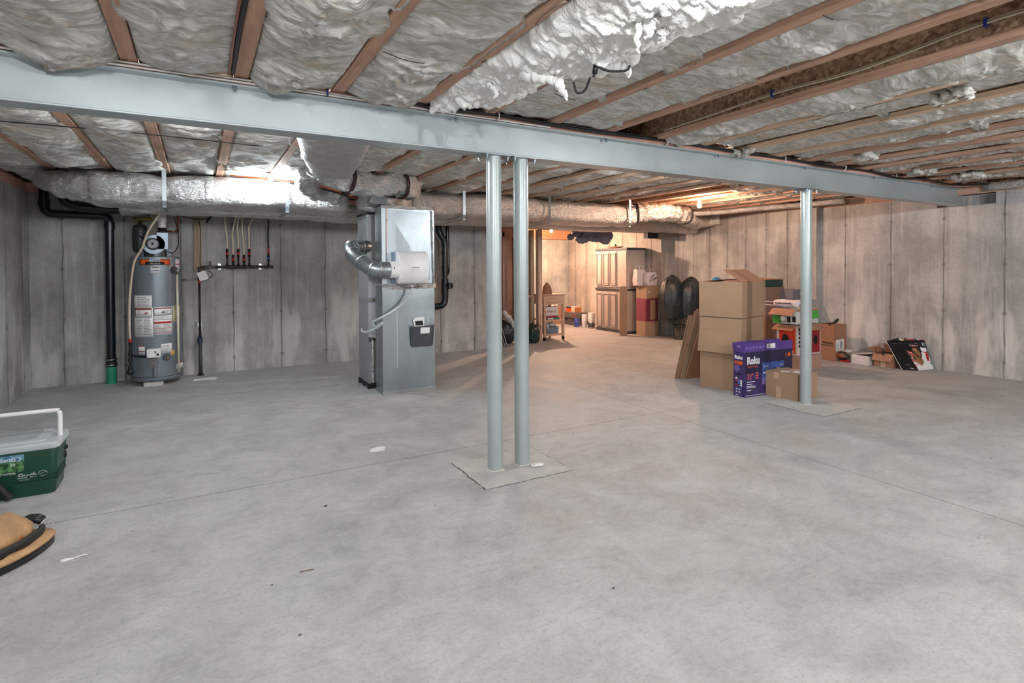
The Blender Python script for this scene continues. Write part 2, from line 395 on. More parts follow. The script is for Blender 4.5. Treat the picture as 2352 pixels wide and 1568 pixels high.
# ------------------------------------------------------------------ lamps that the room has, and added fill bulbs
def bulb(loc, rgb, st, label, r=.032, group=None):
    t = thing('ceiling_or_fill_bulb', label, 'light', (loc[0],loc[1],loc[2]), 0, group)
    b = B(); b.lathe([(.0,.118),(.052,.118),(.052,.104),(.03,.098),(.024,.06),(.0,.06)], n=24); b.build('lamp_holder', M['white'], t, True)
    b = B(); b.lathe([(.014,.06),(.015,.045),(.024,.028),(r,.0),(r*.95,-.014),(r*.7,-.027),(r*.35,-.034),(.001,-.036)], n=20)
    m = emis('bulb_glow', rgb, st); b.build('light_bulb', m, t, True); return t
WARM = (1.0,.62,.42); COOL = (.86,.95,1.0); NEU = (.97,.985,1.0)
bulb((6.55,5.80,2.312), WARM, 1500, 'bare warm bulb glowing beside the end of the flexible foil duct')
bulb((6.72,10.05,2.195), (1,.62,.42), 4600, 'bare warm bulb glowing at the top of the alcove beyond the wooden post', group=None)
bulb((.70,6.52,2.312), COOL, 750, 'white bulb blazing against the foil duct above the water heater')
# added unseen fill bulbs behind and above the camera, and behind the beam
bulb((1.0,.72,2.312), NEU, 330, 'added unseen white fill bulb nearest the torn hanging insulation', .034)
bulb((-.55,-.35,2.312), NEU, 2300, 'added unseen white fill bulb nearest the left wall in the front half', .034)
bulb((5.0,-.9,2.312), NEU, 3300, 'added unseen white fill bulb nearest the right wall in the front half', .034)
bulb((2.0,-2.2,2.312), NEU, 2900, 'added unseen white fill bulb furthest back behind the photographer', .034)
bulb((.0,3.78,2.312), NEU, 700, 'added unseen white fill bulb hidden behind the left part of the beam', .034)
bulb((4.0,3.78,2.312), NEU, 700, 'added unseen white fill bulb hidden behind the right part of the beam', .034)

# ------------------------------------------------------------------ shell
XL, XR, XF, XA, YB, YA, YF = -1.727, 8.61, 8.49, 8.3, 8.44, 11.6, -3.0
WT, JB, JH = 2.31, 2.43, .30
def S(name, boxes, mat):
    b = B()
    for q in boxes: b.box(*q)
    return struct(b.build(name, mat))
S('floor', [(XL-.3,9.0,YF-.3,YA+.3,-.2,0)], M['floor'])
S('wall_left', [(XL-.25,XL,YF,YB+.25,0,WT)], M['wleft'])
S('wall_back', [(XL,4.50,YB,YB+.25,0,WT)], M['wback'])
S('wall_right', [(XR,XR+.35,YF,5.18,0,2.165),(XR,XR+.35,YF,2.97,2.165,WT),(XR,XR+.35,3.60,5.18,2.165,WT),(XR+.24,XR+.35,2.97,3.60,2.165,WT)], M['wright'])
S('wall_right_far', [(XF,XF+.47,5.18,8.35,0,WT)], M['wrfar'])
S('wall_alcove_right', [(XA,XA+.66,8.35,YA+.25,0,WT)], M['walc'])
S('wall_alcove_back', [(4.2,XA,YA,YA+.25,0,WT)], M['walb'])
S('wall_alcove_left', [(4.2,4.45,YB+.25,YA,0,WT)], M['walb'])
S('wall_front', [(XL,XR,YF-.25,YF,0,WT)], M['wback'])
S('ceiling', [(XL-.3,9.0,YF-.3,YA+.3,JB+JH,JB+JH+.03)], M['osb'])
S('trim_1', [(XR+.02,XR+.2,YF,5.18,WT,JB),(XF+.02,XF+.2,5.18,8.35,WT,JB)], M['joist'])      # sill plates
S('trim_2', [(XL-.2,XL-.02,YF,YB+.2,WT,JB),(XL-.02,4.5,YB+.02,YB+.2,WT,JB)], M['platex'])
S('trim_3', [(XR+.16,XR+.20,YF,8.6,WT,JB+JH),(XL-.16,XL-.12,YF,YB+.25,JB-.1,JB+JH),(XL,9,YF-.1,YF-.06,WT,JB+JH),(XA+.1,XA+.14,8.6,YA,WT,JB+JH),(4.2,XA,YA+.06,YA+.1,WT,JB+JH),(XL-.16,4.5,YB+.14,YB+.18,JB-.1,JB+JH),(4.25,4.29,YB+.14,YA+.1,WT,JB+JH),(8.3,9,YB+.1,YB+.14,WT,JB+JH)], M['osb'])
# foil faced foam strip on the sill along the right wall
b = B(); b.sweep([(XR-.005,y*.1,2.372) for y in range(-28,32)], lambda i:(.022,.045,.6), 12, .012, 6); tag(b.build('sill_insulation_strip', M['foild'], smooth=True, top=True), 'dull silver insulation strip along the top of the right wall', 'insulation')

def rough_slab(x0,x1,y0,y1,seed,label):
    rr = random.Random(seed); pts = []
    for (ax,ay),(bx,by) in (((x0,y0),(x1,y0)),((x1,y0),(x1,y1)),((x1,y1),(x0,y1)),((x0,y1),(x0,y0))):
        for i in range(14):
            t = i/14; j = .006 if 0 < i else 0
            pts.append((ax+(bx-ax)*t+rr.uniform(-j,j), ay+(by-ay)*t+rr.uniform(-j,j)))
    t = thing('column_pad', label, 'concrete pad', ((x0+x1)/2,(y0+y1)/2,0))
    n = len(pts); b = B(); b.v = [(x,y,0) for x,y in pts]+[(x,y,.0035) for x,y in pts]
    b.f = [tuple(range(n,2*n))]+[(i,(i+1)%n,(i+1)%n+n,i+n) for i in range(n)]; b.m = [0]*len(b.f)
    b.build('pad_slab', M['pad'], t, world=True)
    # open joint round it, and loose crumbs
    b = B()
    for i in range(n):
        p, q = Vector((*pts[i],.0002)), Vector((*pts[(i+1)%n],.0002)); d = (q-p).normalized(); nn = Vector((d.y,-d.x,0)); w0 = rr.uniform(.003,.012); 
        b.add([p,q,q+nn*rr.uniform(.003,.013),p+nn*w0,p+Vector((0,0,.0008)),q+Vector((0,0,.0008)),q+nn*w0+Vector((0,0,.0008)),p+nn*w0+Vector((0,0,.0008))],[(4,5,6,7),(3,2,6,7)])
    b.build('open_joint', M['crack'], t, world=True)
    b = B()
    for i in range(46):
        k = rr.randrange(n); x, y = pts[k]; a = rr.uniform(0,6.28); r = rr.uniform(.012,.08)
        b.sphere((x+r*math.cos(a), y+r*math.sin(a), .003), rr.uniform(.002,.006), 4, 6, (1.3,1,.5))
    o = b.build('mortar_crumbs', M['scrap'], t, world=True); o['kind'] = 'stuff'
rough_slab(1.56,2.22,3.08,3.63,1,'square concrete pad cast under the twin steel columns')
rough_slab(5.03,5.66,2.99,3.62,2,'square concrete pad cast under the single steel column beside the boxes')

# ------------------------------------------------------------------ steel beam, plate and columns
BY0, BY1, BZ0, BZ1 = 3.307, 3.448, 2.1685, 2.393; BYC = (BY0+BY1)/2
t = thing('steel_beam', 'long pale blue-grey painted steel I-beam crossing the basement', 'beam', (XL,BYC,BZ0))
b = B(); b.box(XL+.002,8.78,BYC-.004,BYC+.004,BZ0+.011,BZ1-.011); b.build('web', M['beam'], t, world=True)
b = B(); b.box(XL+.002,8.78,BY0,BY1,BZ0,BZ0+.011); b.build('bottom_flange', M['beam'], t, world=True, bevel=.003)
b = B(); b.box(XL+.002,8.78,BY0,BY1,BZ1-.011,BZ1); b.build('top_flange', M['beam'], t, world=True, bevel=.003)
for px, py in ((538,203),(1048,270),(1395,322),(1653,358),(1851,388),(2010,406),(2144,429)):
    x = atY(px,py,BY0+.02).x; b = B(); b.lathe([(.0,-.022),(.006,-.022),(.006,-.012),(.011,-.012),(.011,0),(.0,0)], (x,BY0+.03,BZ1-.011), 12); b.build('bolt', M['galv'], t, True, world=True)
b = B(); b.box(XL+.01,8.55,BY0+.012,BY1-.004,BZ1,JB-.001); tag(b.build('beam_plate', M['platex'], top=True, bevel=.002), 'reddish softwood plate lying on top of the steel beam', 'timber')
def column(x, y, label, group=None):
    r = .0525; t = thing('steel_column', label, 'column', (x,y,.0035), 0, group); z1 = BZ0-.0095-.0035
    b = B(); b.lathe([(r,0),(r,z1)], n=48); b.build('column_tube', M['column'], t, 'auto')
    b = B(); b.box(-.1,.1,-.078,.078,z1,z1+.009); b.build('cap_plate', M['galv'], t, bevel=.002)
    for sx in (-1,1):
        for sy in (-1,1):
            b = B(); b.lathe([(.0,z1-.028),(.006,z1-.028),(.006,z1-.014),(.0125,z1-.014),(.0125,z1-.001),(.0,z1-.001)], (sx*.08,sy*.056,0), 6); b.build('bolt', M['galv'], t)
    b = B(); b.sphere((0,0,0), r+.012, 6, 24, (1,1,.12), .3, 9, x); b.build('mortar_collar', M['scrap'], t, True)
column(1.772,3.36,'left one of the twin pale steel columns standing close together')
column(1.99,3.362,'right one of the twin pale steel columns standing close together')
column(5.335,3.36,'single pale steel column standing beside the small taped carton')
b = B(); b.sweep([(2.0+.09*i/6,3.262-.004*i,.016) for i in range(7)], lambda i:(.014*(1 if 0<i<6 else .45),.011*(1 if 0<i<6 else .6),.5), 12)
t = thing('plastic_clip', 'small white plastic clip lying at the foot of the twin columns', 'clip', (2.045,3.25,.0035)); b.build('clip_body', M['white'], t, True, world=True)
b = B(); b.sphere((2.02,3.243,.026), .003, 5, 8).sphere((2.072,3.24,.026), .003, 5, 8); b.build('screw_hole', M['ink'], t, world=True)

# cables lying along the plate above the beam
def run(name, pts, r, mat, label=None, cat='cable', parent=None, n=8, k=6):
    b = B(); b.tube(smooth_path(pts, k), r, n); o = b.build(name, mat, parent, True, world=parent is not None, top=parent is None)
    if label: tag(o, label, cat)
    return o
yc = BY0-.006
t = thing('cable_bundle', 'thick black cable bundle clipped along the right half of the beam', 'cable', (1.0,3.27,2.42))
run('cable', [(1.02,3.22,2.48),(1.12,3.28,2.45),(1.3,3.285,2.412),(1.79,3.29,2.428),(2.5,3.29,2.412),(3.37,3.29,2.428),(4.1,3.29,2.418),(4.92,3.29,2.425),(5.6,3.29,2.41),(6.3,3.29,2.425),(6.9,3.28,2.395),(7.5,3.27,2.42),(8.1,3.2,2.385),(8.5,3.0,2.40)], .011, M['blackr'], parent=t)
run('cable', [(1.2,3.285,2.435),(1.6,3.28,2.432),(2.3,3.28,2.425),(3.2,3.28,2.435),(4.4,3.28,2.428),(5.6,3.28,2.425),(6.8,3.28,2.415)], .005, M['blackr'], parent=t)
for px, py in ((1143,268),(1530,325),(1800,367),(1938,386),(2055,405),(2155,421)):
    x = atY(px,py,3.29).x; b = B()
    b.tube([(x,3.29+.024*math.cos(a), 2.42+.026*math.sin(a)) for a in [PI*(.55+1.0*i/10) for i in range(11)]], .006, 6); b.build('cable_clip', M['pvcw'], t, True, world=True)
t = thing('white_cables', 'pair of white cables lying along the left half of the beam', 'cable', (0,3.29,2.40))
run('cable', [(-1.7,3.30,2.410),(-.9,3.30,2.402),(-.4,3.30,2.400),(0,3.301,2.401),(.8,3.30,2.400),(1.3,3.30,2.399),(2.2,3.30,2.399)], .0055, M['white'], parent=t)
run('cable', [(-1.7,3.308,2.43),(-.8,3.308,2.425),(-.3,3.306,2.419),(.2,3.306,2.418),(.7,3.306,2.413),(1.25,3.306,2.405)], .0055, M['white'], parent=t)
for x in (.66,1.02):
    b = B(); b.box(x-.005,x+.005,3.292,3.312,2.395,2.427); b.build('cable_tie', M['blue'], t, world=True)

# ------------------------------------------------------------------ joists
JX = [-1.3,-.79,-.286,.215,.725,1.231,1.702,2.233,2.743,3.251]+[3.755+.5*i for i in range(10)]
jl = ['wooden I-joist closest to the left wall','second wooden I-joist from the left wall','wooden I-joist crossing above the left part of the beam left of the dark cables',
 'wooden I-joist with black and copper cables fixed to its left side','wooden I-joist ending at the beam right of the blue cable tie','thick wooden I-joist bordering the left of the torn white insulation',
 'wooden I-joist partly buried under the torn white insulation','wooden I-joist first to the right of the torn white insulation','wooden I-joist forming the left side of the uninsulated bay',
 'wooden I-joist with exposed strand board web carrying pale cables']
for i in range(10): jl.append('wooden I-joist number %s to the right of the joist carrying pale cables' % ['one','two','three','four','five','six','seven','eight','nine','ten'][i])
for i, (x, lb) in enumerate(zip(JX, jl)):
    y1 = YA if x > 4.5 else YB+.12; y0 = YF+.02
    if x > 8.2: y1 = 8.6
    t = thing('floor_joist', lb, 'joist', (x,0,JB), 0, 'floor joists under the ceiling'); m = M['joistl'] if i in (10,11,12) else M['joist']
    b = B(); b.box(-.035,.035,y0,y1,0,.036); b.build('bottom_flange', m, t, bevel=.003)
    b = B(); b.box(-.006,.006,y0,y1,.036,JH-.037); b.build('web', M['osb'], t)
    b = B(); b.box(-.031,.031,y0,y1,JH-.037,JH-.001); b.build('top_flange', m, t)
# pale cables stapled along the open joist
t = thing('pale_cables', 'pair of pale cables tied along the exposed strand board joist', 'cable', (3.2,2,2.5))
run('cable', [(3.213,3.2,2.474),(3.21,2.7,2.49),(3.21,2.2,2.51),(3.212,1.7,2.495),(3.21,1.1,2.54),(3.212,.5,2.50),(3.21,-.4,2.5)], .0055, M['ivory'], parent=t)
run('cable', [(3.205,3.2,2.472),(3.203,2.7,2.482),(3.203,2.2,2.497),(3.204,1.7,2.483),(3.203,1.1,2.527),(3.204,.5,2.487),(3.203,-.4,2.487)], .0055, M['ivory'], parent=t)
for y, z in ((2.25,2.503),(1.15,2.53)):
    b = B(); b.box(3.193,3.223,y-.006,y+.006,z-.02,z+.022); b.build('cable_staple', M['blue'], t, world=True)
run('joist_cable', [(.168,3.25,2.425),(.165,2.6,2.424),(.168,2.0,2.427),(.166,1.2,2.424),(.168,0,2.425)], .011, M['blackr'], 'black cable running along the left side of a joist', 'cable')
run('copper_line', [(.153,3.25,2.418),(.149,2.7,2.42),(.152,2.1,2.419),(.151,1.4,2.42),(.15,0,2.42)], .006, M['copper'], 'thin copper line running beside the black cable on a joist', 'pipe')

# ------------------------------------------------------------------ insulation
def nz(x, y, z, o=3): return noise.fractal(Vector((x,y,z)), 1, 2.1, o)
def batt(x0, x1, y0, y1, k, label, sag=.03, amp=.03, rec=.012, step=.016, mat='ins', lap=1.0):
    nu = max(6, int((x1-x0)/step)); nv = int((y1-y0)/step); b = B(); t0 = k*13.7
    rows = []
    for j in range(nv+1):
        yb = y0+(y1-y0)*j/nv; row = []
        eL, eR = (nz(yb*1.7, s_*9+t0, 0, 3)+.06*nz(yb*14, s_*5+t0, 1, 2) for s_ in (1, 2))
        oL, oR = (max(0, min(.03, (e-.30)*.14))*lap for e in (eL, eR))
        for i in range(nu+1):
            u = i/nu; x = x0-oL+(x1-x0+oL+oR)*u
            y = yb+(yb-(y0+y1)/2)/(y1-y0)*2*.035*nz(x*9, t0, yb*.3)
            en = math.sin(PI*u)**.55
            wx = .35*nz(x*2.5+t0, y*2.5, 3, 2)
            big = nz(x*1.6+t0, y*2.2, t0*.3, 3)
            r1 = 1-abs(nz(x*3.2+t0, y*9+wx*6, t0, 3))*2.2        # wispy folds running across the bay
            r2 = 1-abs(nz(x*9+wx*5, y*26+wx*9+t0, 2, 2))*2.2
            f3 = nz(x*30, y*44+t0, 5, 2)
            q = max(0, min(1, .5+big*1.4))
            z = JB+rec-sag*en-en*(amp*1.1*big+amp*.42*r1*(.4+q)+amp*.16*r2*(.3+q))-.0035*f3*en
            if u == 0.0: z = JB-.005 if oL > .002 else JB+rec+.006
            if u == 1.0: z = JB-.005 if oR > .002 else JB+rec+.006
            row.append((x,y,z))
        rows.append(row)
    for row in rows:
        a, c = row[0], row[-1]
        row.insert(0, (max(a[0],x0)+.014, a[1], JB+.06)); row.append((min(c[0],x1)-.014, c[1], JB+.06))
    n = nu+3
    top0 = [(p[0],p[1],JB+.06) for p in rows[0]]; top1 = [(p[0],p[1],JB+.06) for p in rows[-1]]
    rows = [top0]+rows+[top1]
    b.v = [p for r in rows for p in r]
    for j in range(len(rows)-1):
        for i in range(n-1):
            a = j*n+i; b.f.append((a, a+n, a+n+1, a+1))
    L = len(rows)-1; b.f.append((0, n-1, L*n+n-1, L*n)); b.m = [0]*len(b.f)
    return tag(b.build('insulation_batt', M[mat], smooth=True, top=True), label, 'insulation', 'insulation batts between the joists')
edges = [XL+.02]+JX+[XR+.08]
def bay(i): return edges[i]+(.036 if i else 0), edges[i+1]-(.036 if i < len(edges)-2 else 0)
bn = ['against the left wall','between the two joists nearest the left wall','left of the dark joist cables','between the cable joist and its left neighbour','above the centre left of the beam','directly left of the torn white insulation',
 'behind the torn white insulation','just right of the torn white insulation','left of the uninsulated bay','in the open bay','first bay right of the strand board joist']
nm = ['second','third','fourth','fifth','sixth','seventh','eighth','ninth','tenth','eleventh']
bn += ['%s bay right of the strand board joist' % q for q in nm]
rr = random.Random(3)
SG = {0:(.03,.04,.01),1:(.03,.04,.01),2:(.045,.05,.01),3:(.02,.04,.012),4:(.03,.055,.01),5:(.03,.06,.01),6:(-.01,.015,.03),7:(-.01,.015,.022),8:(.0,.035,.018),10:(.02,.05,.016),11:(-.01,.02,.04)}
for i in range(len(edges)-1):
    x0, x1 = bay(i)
    sg, am, rc_ = SG.get(i, (rr.uniform(-.01,.01), rr.uniform(.025,.045), rr.uniform(.028,.046)))
    if i == 9: continue      # the open bay
    batt(x0, x1, -.6 if i < 7 else -1.2, 3.305, i, 'grey-white fibreglass batt in front of the beam, '+bn[i], sg, am, rc_, lap=1 if i != 7 else .4)
for i in range(len(edges)-1):
    x0, x1 = bay(i); sg, am, rc_ = rr.uniform(.0,.02), rr.uniform(.03,.05), rr.uniform(.012,.025)
    y1 = 8.38 if x1 < 4.6 else 11.4
    if i > 9: sg -= .012; am *= .8; rc_ += .015
    if i in (15,16,17): y1 = 5.0+.25*(i-15)
    if i > 17: y1 = 8.3
    batt(x0, x1, 3.452, y1, i+40, 'grey-white fibreglass batt behind the beam, '+bn[i], sg, am, rc_, step=.028)

# torn, hanging white fibreglass
def fluff(name, poly_fn, y0, y1, label, drop, seed, step=.011):
    nv = int((y1-y0)/step); nu = int(.62/step); b = B(); rows = []
    for j in range(nv+1):
        y = y0+(y1-y0)*j/nv; xa, xb = poly_fn(y); row = []
        for i in range(nu+1):
            u = i/nu; x = xa+(xb-xa)*u; en = max(0, math.sin(PI*min(1,max(0,u))))**.45
            endf = min(1, (y-y0)/.06, (y1-y)/.06); en *= max(0, endf)**.5
            q = Vector((x*7+seed, y*7, seed)); wv = noise.noise_vector(q)*.5
            v = noise.voronoi(Vector((x*17+wv.x*2, y*24+wv.y*2, seed)))[0]; v2 = noise.voronoi(Vector((x*44+wv.y*3, y*52+wv.x*3, seed+3)))[0]
            ch = (.55-v[0])*.05+(.5-v2[0])*.022+.05*nz(x*4.5+seed, y*4.5, 1, 4)
            z = JB-.004-en*(drop(y, u)+ch)
            row.append((x+.02*nz(x*9,y*9,5), y+.02*nz(x*9,y*9,9), z))
        rows.append(row)
    n = nu+1
    b.v = [p for r in rows for p in r]
    for j in range(len(rows)-1):
        for i in range(n-1):
            a = j*n+i; b.f.append((a, a+n, a+n+1, a+1))
    k0 = len(b.v); L = len(rows)-1
    ring = [j*n for j in range(L+1)]+[L*n+i for i in range(1,n)]+[j*n+n-1 for j in range(L-1,-1,-1)]+[i for i in range(n-2,0,-1)]
    for r in ring: p = b.v[r]; b.v.append((p[0],p[1],JB+.05))
    m = len(ring)
    for q in range(m): b.f.append((ring[q], k0+q, k0+(q+1)%m, ring[(q+1)%m]))
    b.f.append(tuple(range(k0, k0+m))); b.m = [0]*len(b.f)
    return b
t = thing('hanging_insulation', 'torn bright white fibreglass drooping between two joists above the beam', 'insulation', (1.5,2.3,2.3))
def pf(y):
    k = nz(y*6, 3, 0, 4)*.09
    r = 1.70 if y > 2.45 else 1.70+.16*min(1,(2.45-y)/.25)
    if y > 2.95: r -= .28*(y-2.95)/.3
    return 1.268, r+k
b = fluff('x', pf, 1.2, 3.28, '', lambda y,u: .022+.075*math.exp(-((y-2.0)/.42)**2)*(1-.5*u)+.02*math.sin(u*3), 2.0, .008)
b.build('torn_batt', M['insw'], t, True, world=True)
def strand(pts, r, name='loose_strand'):
    P = smooth_path(pts, 8); n = len(P); b = B()
    b.v = []; b.tube([p+Vector((.012*nz(p.z*30,1,i*.3),.012*nz(p.z*30,5,i*.3),0)) for i,p in enumerate(P)], [max(.002,(r*(1-i/n)**.8+.003)*(1+.5*nz(i*.7,r*99,2))) for i in range(n)], 9)
    b.build(name, M['insw'], t, True, world=True)
strand([(1.42,2.35,2.36),(1.45,2.28,2.33),(1.50,2.2,2.29),(1.515,2.17,2.24),(1.53,2.15,2.19)], .035)
strand([(1.68,2.05,2.35),(1.75,2.0,2.33),(1.77,1.98,2.29)], .03)
strand([(1.36,2.62,2.37),(1.38,2.6,2.34),(1.385,2.6,2.30)], .016)
strand([(1.30,3.2,2.42),(1.29,3.25,2.39),(1.29,3.27,2.37)], .03)
t = thing('hanging_insulation', 'ragged white fibreglass tuft with a long dangling strand at the top edge', 'insulation', (1.6,1.4,2.3))
b = fluff('x', lambda y: (1.50+.06*nz(y*7,8,0), 1.93+.08*nz(y*8,2,0)), 1.0, 1.72, '', lambda y,u: .05+.04*math.sin(u*9+y*12), 6.0); b.build('torn_batt', M['insw'], t, True, world=True)
strand([(1.50,1.62,2.37),(1.49,1.62,2.33),(1.485,1.62,2.27),(1.49,1.62,2.22)], .014)
strand([(1.62,1.62,2.37),(1.635,1.64,2.34),(1.65,1.66,2.31)], .03)
strand([(1.54,1.6,2.38),(1.545,1.62,2.33),(1.55,1.63,2.30)], .035)
# black cable and connector dangling from the torn insulation
t = thing('dangling_cable', 'black cable with an inline connector dangling from the torn insulation', 'cable', (1.6,1.98,2.3))
run('cable', [(1.76,1.97,2.335),(1.70,1.93,2.292),(1.62,1.95,2.283),(1.575,1.98,2.305)], .0055, M['blackr'], parent=t)
run('cable', [(1.56,2.01,2.262),(1.56,2.05,2.215),(1.53,2.07,2.205),(1.51,2.07,2.25)], .0055, M['blackr'], parent=t)
b = B(); b.cyl((1.575,1.985,2.312),(1.572,1.995,2.275),.013,.012,12); b.cyl((1.572,1.995,2.275),(1.57,2.0,2.262),.006,.006,8); b.build('connector', M['blue' if 0 else 'black'], t, True, world=True)
for k,(a,c,e) in enumerate((((880,118),(930,138),(975,146)),((1275,215),(1300,226),(1322,230)),((1890,35),(1905,42),(1914,45)))):
    P = [atZ(x,y,JB-.058) for x,y in (a,c,e)]
    run('support_wire', P, .0022, M['ink'], ['thin dark support wire pressed into the batt left of the torn insulation','thin dark support wire under the flat batt by the dangling cable','short dark support wire under the batt near the top right'][k], 'wire', k=6)

# ragged tufts that hang below the flanges on the right hand side
tl = ['ragged white insulation tuft hanging nearest the single column top','small ragged insulation tuft hanging near the beam halfway along its right half','drooping insulation tuft close to the beam pocket in the right wall',
      'torn insulation tuft hanging above the right end of the black cable bundle','curled insulation scrap hanging between two joists left of the right wall']
for k,((px,py),s_) in enumerate(zip(((1705,352),(1975,362),(2115,395),(2225,405),(2185,225)),(.05,.06,.055,.06,.04))):
    p = atZ(px,py,JB-.02); b = B()
    for q in range(8):
        o_ = Vector((random.uniform(-1.6,1.6)*s_, random.uniform(-2.2,2.2)*s_, 0)); L_ = random.uniform(.4,.9)*s_
        b.tube([p+o_+Vector((0,0,.03)), p+o_+Vector((.01,.02,.0)), p+o_+Vector((.02,-.01,-L_*.5)), p+o_+Vector((.015,.02,-L_))], [s_*.9,s_*.8,s_*.35,.003], 9)
    for i,v in enumerate(b.v): b.v[i] = (v[0]+.02*nz(v[0]*20,v[1]*20,v[2]*20), v[1]+.02*nz(v[1]*20,v[2]*20,v[0]*20), v[2]+.012*nz(v[2]*20,v[0]*20,3))
    tag(b.build('insulation_tuft', M['ins'], smooth=True, top=True), tl[k], 'insulation')
run('ceiling_wire', [(-1.2,5.05,2.424),(-.8,5.0,2.42),(-.3,5.0,2.422),(.2,5.02,2.42),(.6,5.05,2.422)], .004, M['ink'], 'thin dark wire stapled across the joists behind the left of the beam', 'wire')
# ------------------------------------------------------------------ foil wrapped trunk ducts
def pinch(u, marks, wd=.10, amt=.16):
    return 1-sum(amt*math.exp(-((u-m)/wd)**2) for m in marks)
mA = [-.295,.885,3.08,4.44,5.97]
t = thing('trunk_duct', 'large silver foil wrapped duct running below the joists, nearer the camera', 'duct', (2,6.95,2.06), 0, 'foil wrapped trunk ducts')
def trunk(x0, x1, seed):
    n = int((x1-x0)/.045); pts = []; P = [x0+(x1-x0)*i/n for i in range(n+1)]
    b = B(); b.sweep([(x, 6.99, 2.232+.012*math.sin(x*2.1)+.012*(1-pinch(x,mA))) for x in P],
        lambda i: (.29*pinch(P[i],mA,.08,.06)*(.93 if i in (0,n) else 1), .175*pinch(P[i],mA,.12,.13)*(.9 if i in (0,n) else 1), .62), 48, .011, 5, seed)
    return b
trunk(-.93,1.58,1).build('duct_wrap', M['foil'], t, True, world=True)
trunk(2.35,6.18,2).build('duct_wrap', M['foild'], t, True, world=True)
for x in mA:
    b = B(); b.box(x-.019,x+.019,6.677,6.681,2.10,JB+.05).box(x-.019,x+.019,6.681,7.30,2.035,2.040); b.slab((x-.019,6.677,2.10),(.038,0,0),(0,.02,-.062),(0,.004,0)); b.build('hanger_strap', M['galv'], t, world=True)
t = thing('trunk_duct', 'lower silver foil wrapped duct showing as a strip behind the larger duct', 'duct', (2,7.4,2.02), 0, 'foil wrapped trunk ducts')
mB = [-.35,1.2,3.4,5.0,6.4,7.6]
def trunkB(x0,x1,seed,m):
    n = int((x1-x0)/.05); P = [x0+(x1-x0)*i/n for i in range(n+1)]
    b = B(); b.sweep([(x,7.52,2.135+.015*math.sin(x*1.7+1)) for x in P], lambda i:(.20*pinch(P[i],mB,.07,.08), .115*pinch(P[i],mB,.09,.12), .55), 40, .011, 5, seed); b.build('duct_wrap', m, t, True, world=True)
trunkB(-.75,2.0,5,M['foil']); trunkB(2.0,8.25,6,M['foild'])
for x in (7.82,): b = B(); b.box(x-.015,x+.015,7.155,7.159,2.05,JB+.03); b.build('hanger_strap', M['galv'], t, world=True)
# crumpled elbow at the left end
t = thing('foil_elbow', 'crumpled dark foil elbow curling up at the left end of the trunk duct', 'duct', (-1.1,7,2.2))
b = B(); P = smooth_path([(-.90,6.99,2.235),(-1.02,7.0,2.235),(-1.14,7.06,2.25),(-1.24,7.2,2.30),(-1.30,7.36,2.37)],6)
b.sweep(P, lambda i:(.26-.004*i, .165-.0035*i, .8), 40, .035, 9, 3); b.build('duct_wrap', M['foil'], t, True, world=True)
# flat foil duct dropping from the joists behind the beam
t = thing('flat_foil_duct', 'wide flat foil duct hanging just behind the beam', 'duct', (1.0,4.9,2.35))
b = B(); P = [Vector((.80+.42*i/20, 3.75+2.2*i/20, 2.40-.02*math.sin(i/20*PI))) for i in range(21)]
b.sweep(P, lambda i:(.27-.10*(i/20)**2, .075+.03*math.sin(i/20*PI), .5), 36, .015, 5, 9); b.build('duct_wrap', M['foild'], t, True, world=True)
b = B(); b.tube([(.47,3.7,2.36),(.62,4.5,2.345),(.96,5.3,2.33),(1.10,5.92,2.33)],.006,6); b.build('foil_seam', M['foil'], t, world=True)
# foil pieces joining up
t = thing('foil_branch_duct', 'short shiny foil branch curving down beside the glowing white bulb', 'duct', (1.05,6.2,2.2))
b = B(); P = smooth_path([(1.02,6.0,2.43),(1.0,6.15,2.38),(1.06,6.35,2.31),(1.2,6.52,2.27),(1.42,6.6,2.25)],6)
b.sweep(P, lambda i:(.115,.105,.9), 30, .03, 9, 4); b.build('duct_wrap', M['foil'], t, True, world=True)
# flexible insulated duct with black straps
t = thing('flexible_duct', 'fat crinkled foil flexible duct with two black straps above the furnace', 'duct', (1.7,5.9,2.2))
P = smooth_path([(1.04,5.72,2.44),(1.13,5.80,2.40),(1.30,5.88,2.34),(1.55,5.93,2.31),(1.85,5.96,2.32),(2.05,6.0,2.325),(2.13,6.12,2.33),(2.16,6.3,2.33)],8)
b = B(); b.sweep(P, lambda i:(.135+.006*math.sin(i*1.6),.132+.006*math.sin(i*1.6),1), 40, .03, 9, 8); b.build('duct_wrap', M['foil'], t, True, world=True)
for k, tw in ((19,.25),(37,-.05)):
    p = P[k]; d = (P[k+1]-P[k-1]).normalized(); side = d.cross(Vector((0,0,1))).normalized(); up = side.cross(d)
    b = B(); R0 = []
    for j in range(29):
        a = 2*PI*j/28; R0.append(p+(side*math.cos(a)+up*math.sin(a))*.150)
    for j in range(28):
        b.slab(R0[j]-d*.022, R0[j+1]-R0[j], d*.044, (R0[j]-p).normalized()*.003)
    b.build('black_strap', M['blackr'], t, world=True)
    b = B()
    for j in range(28): b.slab(R0[j]-d*.003+(R0[j]-p).normalized()*.003, R0[j+1]-R0[j], d*.006, (R0[j]-p).normalized()*.001)
    b.build('strap_stripe', plain('strap_red',(120,30,50)), t, world=True)
# orange pex and black hose crossing in front of the trunk
run('duct_hose', [(.86,6.52,2.36),(1.1,6.45,2.32),(1.35,6.4,2.27),(1.6,6.4,2.20)], .022, M['blackr'], 'black hose draped in front of the trunk duct toward the furnace', 'hose')
run('copper_line', [(.3,6.5,2.38),(.6,6.48,2.37),(.95,6.42,2.34),(1.3,6.36,2.285),(1.6,6.36,2.19)], .006, M['orange'], 'thin orange line draped in front of the trunk duct', 'pipe')
